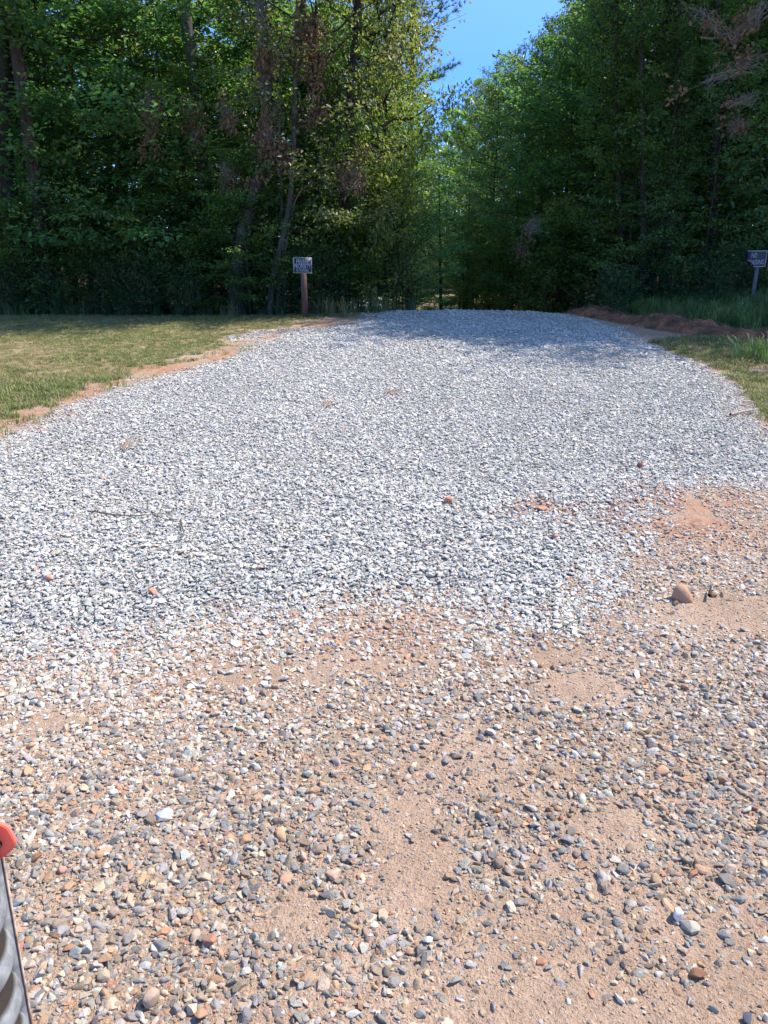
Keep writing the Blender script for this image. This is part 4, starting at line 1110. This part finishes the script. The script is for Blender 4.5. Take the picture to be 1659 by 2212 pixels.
for i, q in enumerate(NESTS): nest(*q, seed=i)

# ------------------------------------------------------------------ signs
def text_mesh(s, size, mat, sx=1.0, ext=0.0006):
    cu = bpy.data.curves.new('t', 'FONT'); cu.body = s; cu.size = size; cu.align_x = 'CENTER'; cu.align_y = 'CENTER'; cu.extrude = ext; cu.offset = size * 0.004; cu.resolution_u = 3
    o = bpy.data.objects.new('t', cu); COL.objects.link(o)
    dg = bpy.context.evaluated_depsgraph_get()
    me = bpy.data.meshes.new_from_object(o.evaluated_get(dg))
    bpy.data.objects.remove(o); bpy.data.curves.remove(cu)
    me.transform(Matrix.Scale(sx, 4, (1, 0, 0)))
    me.materials.clear(); me.materials.append(mat)
    me.name = 'lettering'
    return me

def paint(name, c, rough=0.5, dirt=0.25):
    m, nt, b = nmat(name)
    n = noise(nt, 18, 5, 0.7)
    nt.links.new(mix(nt, dirt, c, mix(nt, 1.0, c, ramp(nt, n, [(0.3, (0.4, 0.4, 0.38)), (0.65, (1.1, 1.1, 1.1))]), 'MULTIPLY')), b.inputs['Base Color'])
    b.inputs['Roughness'].default_value = rough
    return m
M_NAVY = paint('sign_navy', (0.012, 0.018, 0.035), 0.45)
M_WHITE = paint('sign_white', (0.36, 0.385, 0.41), 0.6, 0.35)
M_EDGE = paint('sign_edge', (0.45, 0.45, 0.43), 0.5, 0.4)
m_post, nt, b = nmat('post_wood')
tc = N(nt, 'ShaderNodeTexCoord'); mp = N(nt, 'ShaderNodeMapping'); mp.inputs['Scale'].default_value = (14, 14, 0.9); nt.links.new(tc.outputs['Object'], mp.inputs[0])
n = noise(nt, 3, 6, 0.7, vec=mp.outputs[0])
nt.links.new(ramp(nt, n, [(0.3, (0.06, 0.032, 0.020)), (0.55, (0.14, 0.078, 0.047)), (0.75, (0.20, 0.125, 0.08))]), b.inputs['Base Color']); b.inputs['Roughness'].default_value = 0.85
bump(nt, b, n, 0.01, 0.8)
m_gpost, nt, b = nmat('post_grey')
nt.links.new(ramp(nt, noise(nt, 9, 5, 0.7), [(0.3, (0.05, 0.05, 0.05)), (0.7, (0.13, 0.13, 0.125))]), b.inputs['Base Color']); b.inputs['Roughness'].default_value = 0.7

def frame_geo(w, h, t, y, th=0.0012):
    G = Geo()
    G.box((0, y, h / 2 - t / 2), (w / 2, th, t / 2)); G.box((0, y, -h / 2 + t / 2), (w / 2, th, t / 2))
    G.box((-w / 2 + t / 2, y, 0), (t / 2, th, h / 2 - t)); G.box((w / 2 - t / 2, y, 0), (t / 2, th, h / 2 - t))
    return G

SD = 14.7
c = at_y(653.5, 573, SD); zb = float(gh(np.array([c[0]]), np.array([SD]))[0])
sw, sh = 39.5 / F * (SD * CP + 1 * SP), 31.5 / F * (SD * CP + 1 * SP)
e = empty('private_property_sign', (c[0], SD, zb), 'dark blue private property sign on a brown wooden post at the lawn edge', 'sign')
hs = c[2] - zb
G = Geo(); G.box((0.012, 0.05, (hs + sh * 0.25) / 2 - 0.1), (0.054, 0.035, (hs + sh * 0.25) / 2 + 0.1))
link('post', G.mesh('post', m_post), e)
bd = Geo(); bd.box((0, 0, 0), (sw / 2, 0.003, sh / 2))
o = link('board', bd.mesh('board', M_NAVY), e, (0, 0.008, hs)); o.rotation_euler = (0, R(0.8), R(-4))
link('edge_trim', frame_geo(sw + 0.006, sh + 0.006, 0.008, -0.0052).mesh('edge_trim', M_EDGE), o)
link('border_line', frame_geo(sw * 0.92, sh * 0.87, 0.0035, -0.0046, 0.0008).mesh('border_line', M_WHITE), o)
for s, sz, z, sx in (('PRIVATE', 0.118, 0.062, 0.60), ('PROPERTY', 0.122, -0.024, 0.60), ('NO TRESPASSING', 0.052, -0.094, 0.56)):
    t = link('lettering', text_mesh(s, sz, M_WHITE, sx), o, (-0.004, -0.0052, z * sh / 0.28)); t.rotation_euler = (R(90), 0, 0)
    wt = max(v.co.x for v in t.data.vertices) - min(v.co.x for v in t.data.vertices)
    k = {'PRIVATE': 0.66, 'PROPERTY': 0.86, 'NO TRESPASSING': 0.70}[s] * sw / wt
    t.scale = (k, 1, 1)

# right sign: the left end of its board curls away and its lower left corner is folded back
RD = 14.6
cr = at_y(1638, 559, RD); zb = float(gh(np.array([cr[0]]), np.array([RD]))[0])
fw = F / (RD * CP + 1 * SP)
SW, SH = 58 / fw, 33 / fw
xr = (1656 - 1638) / fw                      # right end of the board
e = empty('no_trespassing_sign', (cr[0], RD, zb), 'bent dark blue no trespassing sign with its left end curled back, at the right edge', 'sign')
hs = cr[2] - zb
def curl(x, z):
    """board coordinates (x from right end leftwards, z) to bent space"""
    s = np.clip(xr - x, 0, None)             # distance from right end
    flat = 27 / fw; k = np.maximum(s - flat, 0)
    rad = 0.10
    a = np.minimum(k / rad, 1.9); extra = np.maximum(k - 1.9 * rad, 0)
    X = xr - np.minimum(s, flat) - rad * np.sin(a) - extra * math.cos(1.9)
    Yy = rad * (1 - np.cos(a)) + extra * math.sin(1.9)
    fold = np.maximum(-(z + 0.02) - 0.55 * (X - xr + 30 / fw) * -1 * 0 , 0) * 0
    cor = np.maximum((-z) - (X - (xr - 40 / fw)) * 1.05 - 0.015, 0)
    return X + cor * 0.75, Yy + cor * 0.55, z + cor * 0.45
nx, nz = 60, 26
xsb = np.linspace(xr - SW, xr, nx); zsb = np.linspace(-SH / 2, SH / 2, nz)
Xg, Zg = np.meshgrid(xsb, zsb)
def sheet(Xg, Zg, off):
    a, bq, cq = curl(Xg, Zg)
    return np.stack([a, bq + off, cq], -1).reshape(-1, 3)
i, j = np.meshgrid(np.arange(nz - 1), np.arange(nx - 1), indexing='ij')
Fs = np.stack([i * nx + j, i * nx + j + 1, (i + 1) * nx + j + 1, (i + 1) * nx + j], -1).reshape(-1, 4)
nb = nx * nz
o = link('board', mesh_from('board', np.concatenate([sheet(Xg, Zg, 0), sheet(Xg, Zg, 0.003)]), np.concatenate([Fs, Fs[:, ::-1] + nb]), M_NAVY, True), e, (0, 0.0, hs))
o.rotation_euler = (0, R(-1), R(6))
def bent_strip(x0, x1, z0, z1, n, off, mat, nm):
    vert = (x1 - x0) < (z1 - z0)
    xs2 = np.linspace(x0, x1, 2 if vert else n); zs2 = np.linspace(z0, z1, n if vert else 2)
    A, B = np.meshgrid(xs2, zs2); V = sheet(A, B, off)
    a, b2 = len(xs2), len(zs2)
    i, j = np.meshgrid(np.arange(b2 - 1), np.arange(a - 1), indexing='ij')
    return V, np.stack([i * a + j, i * a + j + 1, (i + 1) * a + j + 1, (i + 1) * a + j], -1).reshape(-1, 4)
G = Geo()
t = 0.010
for q in ((xr - SW, xr, SH / 2 - t, SH / 2), (xr - SW, xr, -SH / 2, -SH / 2 + t), (xr - t, xr, -SH / 2 + t, SH / 2 - t), (xr - SW, xr - SW + 0.05, -SH / 2 + t, SH / 2 - t)):
    G.add(*bent_strip(*q, 40, -0.003, None, ''))
link('border', G.mesh('border', M_EDGE), o)
for s, sz, z, wfrac, cx in (('NO', 0.115, 0.055, 0.2, xr - SW / 2 + 0.01), ('TRESPASSING', 0.115, -0.062, 0.86, xr - SW / 2)):
    tm = text_mesh(s, sz, M_WHITE, 1.0, 0.0)
    co = np.array([v.co[:] for v in tm.vertices])
    k = wfrac * SW / (co[:, 0].max() - co[:, 0].min())
    a, bq, cq = curl(co[:, 0] * k + cx, co[:, 1] + z)
    tm.vertices.foreach_set('co', np.stack([a, bq - 0.004, cq], -1).astype(np.float32).ravel()); tm.update()
    link('lettering', tm, o)
G = Geo(); G.box((0.02, 0.035, (hs + 0.1) / 2 - 0.1), (0.032, 0.022, (hs + 0.1) / 2 + 0.1)); link('post', G.mesh('post', m_gpost), e)

# ------------------------------------------------------------------ corrugated pipe with the coral tab at the lower left
m_galv, nt, b = nmat('galvanised_metal')
n = noise(nt, 26, 6, 0.7); v = N(nt, 'ShaderNodeTexVoronoi', inp={'Scale': 60}); nt.links.new(N(nt, 'ShaderNodeTexCoord').outputs['Object'], v.inputs['Vector'])
c = ramp(nt, n, [(0.3, (0.11, 0.11, 0.11)), (0.52, (0.20, 0.20, 0.20)), (0.72, (0.30, 0.298, 0.292))])
c = mix(nt, 0.3, c, mix(nt, 1.0, c, v.outputs['Distance'], 'OVERLAY'))
rn = noise(nt, 7, 4, 0.7)
c = mix(nt, ramp(nt, rn, [(0.55, (0, 0, 0)), (0.75, (0.6, 0.6, 0.6))]), c, (0.30, 0.22, 0.16))
gr = N(nt, 'ShaderNodeAttribute', attribute_name='rib_shade')  # dark bands painted into the colour for the shadow under each rib
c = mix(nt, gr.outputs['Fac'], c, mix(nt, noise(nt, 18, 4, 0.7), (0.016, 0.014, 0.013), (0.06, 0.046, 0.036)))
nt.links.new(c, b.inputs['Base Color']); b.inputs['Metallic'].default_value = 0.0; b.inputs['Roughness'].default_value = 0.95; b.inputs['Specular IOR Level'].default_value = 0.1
bump(nt, b, n, 0.002, 0.6)
m_rust, nt, b = nmat('rusty_edge')
nt.links.new(ramp(nt, noise(nt, 30, 5, 0.7), [(0.35, (0.26, 0.14, 0.08)), (0.6, (0.50, 0.39, 0.30))]), b.inputs['Base Color']); b.inputs['Roughness'].default_value = 0.85
m_coral, nt, b = nmat('coral_plastic')
nt.links.new(ramp(nt, noise(nt, 12, 3), [(0.3, (0.86, 0.24, 0.17)), (0.7, (0.92, 0.30, 0.22))]), b.inputs['Base Color']); b.inputs['Roughness'].default_value = 0.45
t = N(nt, 'ShaderNodeBsdfTranslucent'); t.inputs[0].default_value = (0.95, 0.25, 0.17, 1)
ms = N(nt, 'ShaderNodeMixShader', inp={0: 0.45}); nt.links.new(b.outputs[0], ms.inputs[1]); nt.links.new(t.outputs[0], ms.inputs[2]); nt.links.new(ms.outputs[0], nt.nodes['Material Output'].inputs[0])

PY = 0.72; PR = 0.075; PITCH_C = 0.072
pa = at_y(8, 1856, PY); pb = at_y(70, 2212, PY)
lean = (pb[0] - pa[0]) / (pb[2] - pa[2])
zc0 = at_y(40, 2060, PY)[2]                 # a groove here
PH = 1.22
PHI = R(43)
base_x = pa[0] - lean * pa[2] - (PR + 0.006) * math.cos(PHI); base_y = PY - (PR + 0.006) * math.sin(PHI)
e = empty('corrugated_pipe', (base_x, base_y, 0.0), 'upright galvanised corrugated pipe with a coral plastic tab, at the lower left edge', 'pipe')
zz = np.arange(-0.05, PH, 0.003); th = np.linspace(0, 2 * np.pi, 96, endpoint=False)
ZZ, TH = np.meshgrid(zz, th, indexing='ij')
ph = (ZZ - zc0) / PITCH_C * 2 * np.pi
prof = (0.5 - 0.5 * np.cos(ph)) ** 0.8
rr = PR - 0.015 * (1 - prof)
V = np.stack([rr * np.cos(TH) + lean * ZZ, rr * np.sin(TH), ZZ], -1).reshape(-1, 3)
nt_ = len(th); i, j = np.meshgrid(np.arange(len(zz) - 1), np.arange(nt_), indexing='ij')
Fp = np.stack([i * nt_ + j, i * nt_ + (j + 1) % nt_, (i + 1) * nt_ + (j + 1) % nt_, (i + 1) * nt_ + j], -1).reshape(-1, 4)
o = link('shell', mesh_from('shell', V, Fp, m_galv, True, {'rib_shade': ('FLOAT', sstep(0.25, 0.62, np.cos(ph + 0.45)).ravel())}), e)
md = o.modifiers.new('wall', 'SOLIDIFY'); md.thickness = 0.003; md.offset = -1
# flat seam flange down the right side with its rusty edge
zmid = PH / 2 - 0.02
MR = np.array(Matrix.Rotation(math.atan(lean), 3, 'Y') @ Matrix.Rotation(PHI, 3, 'Z'))
def flange(r_mid, half_r, half_t, mat, nm):
    G = Geo(); G.box((r_mid * math.cos(PHI) + lean * zmid, r_mid * math.sin(PHI), zmid), (half_r, half_t, PH / 2 - 0.02), MR)
    link(nm, G.mesh(nm, mat), e)
flange(PR - 0.003, 0.007, 0.0018, m_galv, 'seam_flange')
flange(PR + 0.0053, 0.0013, 0.0026, m_rust, 'rusty_edge')
# coral tab: a rounded plate with a hole, fixed to the flange
tabpts = [(-60, 1790), (-30, 1778), (0, 1782), (14, 1787), (24, 1803), (32, 1818), (33.5, 1826), (28, 1836), (14, 1848), (-2, 1859), (-30, 1872), (-60, 1868)]
for _ in range(2):
    q = np.array(tabpts); q2 = np.roll(q, -1, 0); tabpts = np.stack([0.75 * q + 0.25 * q2, 0.25 * q + 0.75 * q2], 1).reshape(-1, 2)
TY = PY - 0.02
bm = bmesh.new()
vs_ = [bm.verts.new(Vector(at_y(px, py, TY)) - Vector(e.location)) for px, py in tabpts]
f = bm.faces.new(vs_)
r_ = bmesh.ops.extrude_face_region(bm, geom=[f])
bmesh.ops.translate(bm, verts=[q for q in r_['geom'] if isinstance(q, bmesh.types.BMVert)], vec=(0, 0.006, 0))
bmesh.ops.recalc_face_normals(bm, faces=bm.faces[:])
bmesh.ops.bevel(bm, geom=bm.edges[:], offset=0.001, segments=2, affect='EDGES')
me = bpy.data.meshes.new('plastic_tab'); bm.to_mesh(me); bm.free(); me.materials.append(m_coral)
o = link('plastic_tab', me, e)
G = Geo(); hc = at_y(-6, 1822, TY) - np.array(e.location)
G.tube([hc + np.array([0, -0.006, 0]), hc + np.array([0, 0.004, 0])], [0.006, 0.006], 12)
th2 = np.linspace(0, 2 * np.pi, 12, endpoint=False)
G.add(np.concatenate([[hc + np.array([0, -0.006, 0])], hc + np.stack([0.006 * np.cos(th2), np.full(12, -0.006), 0.006 * np.sin(th2)], -1)]), [[0, 1 + k, 1 + (k + 1) % 12, 1 + (k + 1) % 12] for k in range(0)] or [[0, 1, 2, 3]])
link('bolt', G.mesh('bolt', M_BARK), o)

# ------------------------------------------------------------------ single stones, twigs and tufts
def rock(px, py, wpx, hpx, col, label, name='stone', rounded=True, seed=0, tall=0.7, npts=16, rz=None, cat='stone'):
    p = on_z(px, py + hpx * 0.25, 0.01)
    dep = p[1] * CP + (EYE) * SP
    w = wpx / F * dep; h = hpx / F * dep
    if name == 'rock':
        bm = bmesh.new()
        for q in ((-.42, -.25, 0), (0, -.45, 0), (.58, -.34, 0), (.5, .3, 0), (-.3, .4, 0), (-.5, .05, .15), (-.47, -.15, .45), (.22, -.42, .34), (-.30, -.12, .70), (-.05, -.02, .76), (.20, .0, .72), (.27, .25, .66), (-.25, .3, .66), (.02, -.27, .50)):
            bm.verts.new(q)
        bmesh.ops.convex_hull(bm, input=bm.verts[:])
        bmesh.ops.bevel(bm, geom=bm.edges[:], offset=0.045, segments=2, affect='EDGES', clamp_overlap=True)
        bmesh.ops.triangulate(bm, faces=bm.faces[:])
        bmesh.ops.smooth_vert(bm, verts=bm.verts[:], factor=0.15, use_axis_x=True, use_axis_y=True, use_axis_z=True)
        me = bpy.data.meshes.new('rock'); bm.to_mesh(me); bm.free()
        me.polygons.foreach_set('use_smooth', np.ones(len(me.polygons), bool))
    else:
        me = hull_stone(900 + seed, npts, 1.0, 0.1 if rounded else 0.05, rounded)
    co = np.array([v.co[:] for v in me.vertices]); ext = co.max(0) - co.min(0)
    co = (co - (co.max(0) + co.min(0)) / 2) / ext * np.array([w, max(w, h) * 0.85, h * tall * 1.15])
    co[:, 2] -= co[:, 2].min()
    me.vertices.foreach_set('co', co.astype(np.float32).ravel()); me.update()
    me.materials.append(stone_mat(name + '_mineral', False, col, 0.35))
    z = surf1(p[0], p[1])
    o = link(name, me, None, (p[0], p[1], z - 0.004 + (0.012 if sdist(p[0:1], p[1:2], WHITE_W)[0] > 0 else 0)))
    o.rotation_euler = (0, 0, random.uniform(-0.4, 0.4) if rz is None else rz)
    return tag(o, label, cat)

rock(1473, 1282, 43, 37, (0.40, 0.225, 0.14), 'large reddish brown rock with a flat top on the tan dirt at the right', 'rock', False, 22, 0.85, 15, 0.0, 'rock')
rock(1541, 1281, 18, 15, (0.30, 0.17, 0.11), 'small dark brown stone right of the large brown rock', seed=2)
rock(1465, 1970, 19, 30, (0.78, 0.68, 0.62), 'bright white pebble at the lower right edge of the bare dirt', seed=3, tall=0.9)
rock(1492, 1990, 42, 36, (0.34, 0.30, 0.24), 'flat greenish tan stone touching the bright white pebble', rounded=False, seed=4, tall=0.5)
rock(453, 2022, 31, 27, (0.36, 0.165, 0.105), 'smooth reddish brown pebble right of the pipe, in open dirt', seed=5, tall=0.8)
rock(325, 2148, 30, 44, (0.40, 0.28, 0.20), 'smooth tan egg-shaped pebble near the bottom edge', seed=6, tall=0.8)
rock(413, 2168, 23, 30, (0.52, 0.40, 0.28), 'cream angular stone right of the tan egg-shaped pebble', rounded=False, seed=7)
rock(134, 1873, 21, 18, (0.48, 0.24, 0.17), 'salmon pebble beside the coral tab', seed=8, tall=0.8)
rock(247, 1962, 22, 24, (0.33, 0.23, 0.17), 'brown rounded pebble midway between the pipe and the reddish pebble', seed=9, tall=0.8)
rock(356, 1756, 36, 24, (0.42, 0.43, 0.45), 'largest pale grey flat stone in the left foreground gravel', rounded=False, seed=10, tall=0.6)
rock(1430, 1658, 30, 20, (0.48, 0.27, 0.17), 'orange brown stone at the right among dark gravel', seed=11, tall=0.75)
rock(1616, 2192, 21, 27, (0.10, 0.10, 0.115), 'dark charcoal stone in the bare dirt at the lower right corner', seed=12, tall=0.7)
rock(722, 1881, 34, 27, (0.50, 0.33, 0.23), 'salmon lump of a stone in the middle of the foreground dirt', rounded=False, seed=13)
rock(618, 1890, 34, 18, (0.44, 0.24, 0.15), 'flat rust brown stone left of the salmon lump', seed=14)
rock(330, 1285, 20, 16, (0.50, 0.23, 0.15), 'brick red pebble on the white gravel at the left', seed=15, tall=0.8)
rock(105, 1256, 18, 17, (0.58, 0.30, 0.20), 'pale red pebble on the white gravel near the left edge', seed=16, tall=0.8)
rock(968, 1090, 18, 16, (0.48, 0.20, 0.12), 'red clay lump on the white gravel in the middle', seed=17, tall=0.8)
rock(1200, 1165, 17, 13, (0.46, 0.25, 0.16), 'orange clay clod on the white gravel left of the clay patch', rounded=False, seed=18)
rock(1168, 1105, 26, 10, (0.40, 0.21, 0.135), 'broad red clay clod pressed into the white gravel', rounded=False, seed=19, tall=0.7)
rock(1380, 1012, 14, 14, (0.24, 0.085, 0.05), 'small dark red clod on the white gravel toward the right', seed=20)

def twig(pts, r0, mat, label, name='twig', r1=None, side=()):
    W = []
    for px, py in pts:
        p = on_z(px, py, 0.04); W.append([p[0], p[1], surf1(p[0], p[1]) + 0.022 + r0])
    W = np.array(W); o0 = W[0].copy(); o0[2] -= 0.02
    G = Geo(); G.tube(W - o0, np.linspace(r0, r1 or r0 * 0.4, len(W)), 6)
    for s in side:
        S_ = []
        for px, py in s:
            p = on_z(px, py, 0.04); S_.append([p[0], p[1], surf1(p[0], p[1]) + 0.022 + r0])
        G.tube(np.array(S_) - o0, np.linspace(r0 * 0.7, r0 * 0.3, len(S_)), 5)
    return tag(link(name, G.mesh(name, mat, True), None, o0), label, 'twig')
M_TWIG = bark_mat('twig_bark', (0.10, 0.055, 0.035), (0.24, 0.15, 0.10), 20)
M_PALE = bark_mat('pale_stick', (0.36, 0.27, 0.20), (0.56, 0.45, 0.36), 20)
twig([(200, 1107), (240, 1114), (280, 1117), (330, 1113), (372, 1108)], 0.0045, M_TWIG, 'long thin brown twig lying across the white gravel at the left', side=(((330, 1113), (365, 1125), (395, 1128)),))
twig([(390, 1126), (394, 1140), (398, 1155), (392, 1162)], 0.005, M_TWIG, 'short bent brown twig beside the end of the long twig')
twig([(1578, 893), (1610, 887), (1636, 884)], 0.014, M_PALE, 'pale stick at the right edge of the white gravel', name='stick', r1=0.008)
twig([(1533, 1283), (1535, 1272), (1536, 1262)], 0.008, M_BARK, 'short dark twig leaning on the small dark brown stone')
twig([(1206, 1352), (1232, 1338), (1256, 1322)], 0.003, M_WEED, 'thin green weed stalk at the lower point of the white gravel', name='weed_stalk')

def straw(px, py, L, ang, label, seed):
    r = random.Random(seed); p = on_z(px, py, 0.05)
    z = surf1(p[0], p[1]) + 0.03
    G = Geo()
    for k in range(9):
        a = ang + r.gauss(0, 0.25); l = L * r.uniform(0.5, 1.0)
        s = np.array([r.gauss(0, 0.02), r.gauss(0, 0.03), r.uniform(-0.005, 0.015)])
        d = np.array([math.cos(a), math.sin(a), r.gauss(0.05, 0.08)])
        G.tube([s, s + d * l * 0.5 + np.array([0, 0, 0.012]), s + d * l], [0.0032, 0.0028, 0.0014], 3)
    return tag(link('pine_straw', G.mesh('pine_straw', M_STRAW2, False), None, (p[0], p[1], z)), label, 'pine straw')
M_STRAW2 = paint('red_straw', (0.30, 0.17, 0.10), 0.7)
straw(700, 876, 0.26, 0.95, 'reddish tuft of pine straw on the white gravel, left of centre', 1)
straw(836, 850, 0.22, 0.7, 'small rusty tuft of pine straw on the white gravel, near the centre', 2)
straw(268, 972, 0.20, 1.3, 'dull brown tuft of straw on the white gravel at the left', 3)

def clump(px, py, h, nb, col, label, seed, wid=0.014, spread=0.05):
    p = on_z(px, py, 0.0); z = gh(np.array([p[0]]), np.array([p[1]]))[0]
    me = blades_mesh(seed, nb, h, spread, wid, 0.05, 0.8)
    m, nt, b = nmat('clump_blade')
    t2 = N(nt, 'ShaderNodeAttribute', attribute_name='tint')
    c = mix(nt, t2.outputs['Fac'], col, (0.33, 0.27, 0.14))
    nt.links.new(c, b.inputs['Base Color']); b.inputs['Roughness'].default_value = 0.5
    t = N(nt, 'ShaderNodeBsdfTranslucent'); nt.links.new(c, t.inputs[0]); ms = N(nt, 'ShaderNodeMixShader', inp={0: 0.35})
    nt.links.new(b.outputs[0], ms.inputs[1]); nt.links.new(t.outputs[0], ms.inputs[2]); nt.links.new(ms.outputs[0], nt.nodes['Material Output'].inputs[0])
    me.materials.clear(); me.materials.append(m)
    return tag(link('grass_clump', me, None, (p[0], p[1], z)), label, 'grass clump')
clump(1612, 778, 0.40, 60, (0.16, 0.27, 0.06), 'tall bright green grass clump in front of the soil berm at the right', 91, spread=0.12)
clump(1652, 782, 0.46, 50, (0.15, 0.25, 0.06), 'bright green grass clump cut by the right edge of the photo', 92, spread=0.1)
clump(1548, 752, 0.22, 22, (0.14, 0.22, 0.06), 'small grass clump left of the tall bright green clump', 93)
clump(660, 678, 0.62, 26, (0.24, 0.22, 0.10), 'straw coloured grass clump at the foot of the private property sign', 94, 0.010)
clump(745, 690, 0.50, 34, (0.19, 0.19, 0.08), 'yellow green grass clump right of the private property sign', 95, 0.010)
clump(712, 688, 0.45, 30, (0.20, 0.19, 0.09), 'dry grass clump between the sign post and the oak trunk', 96, 0.010)
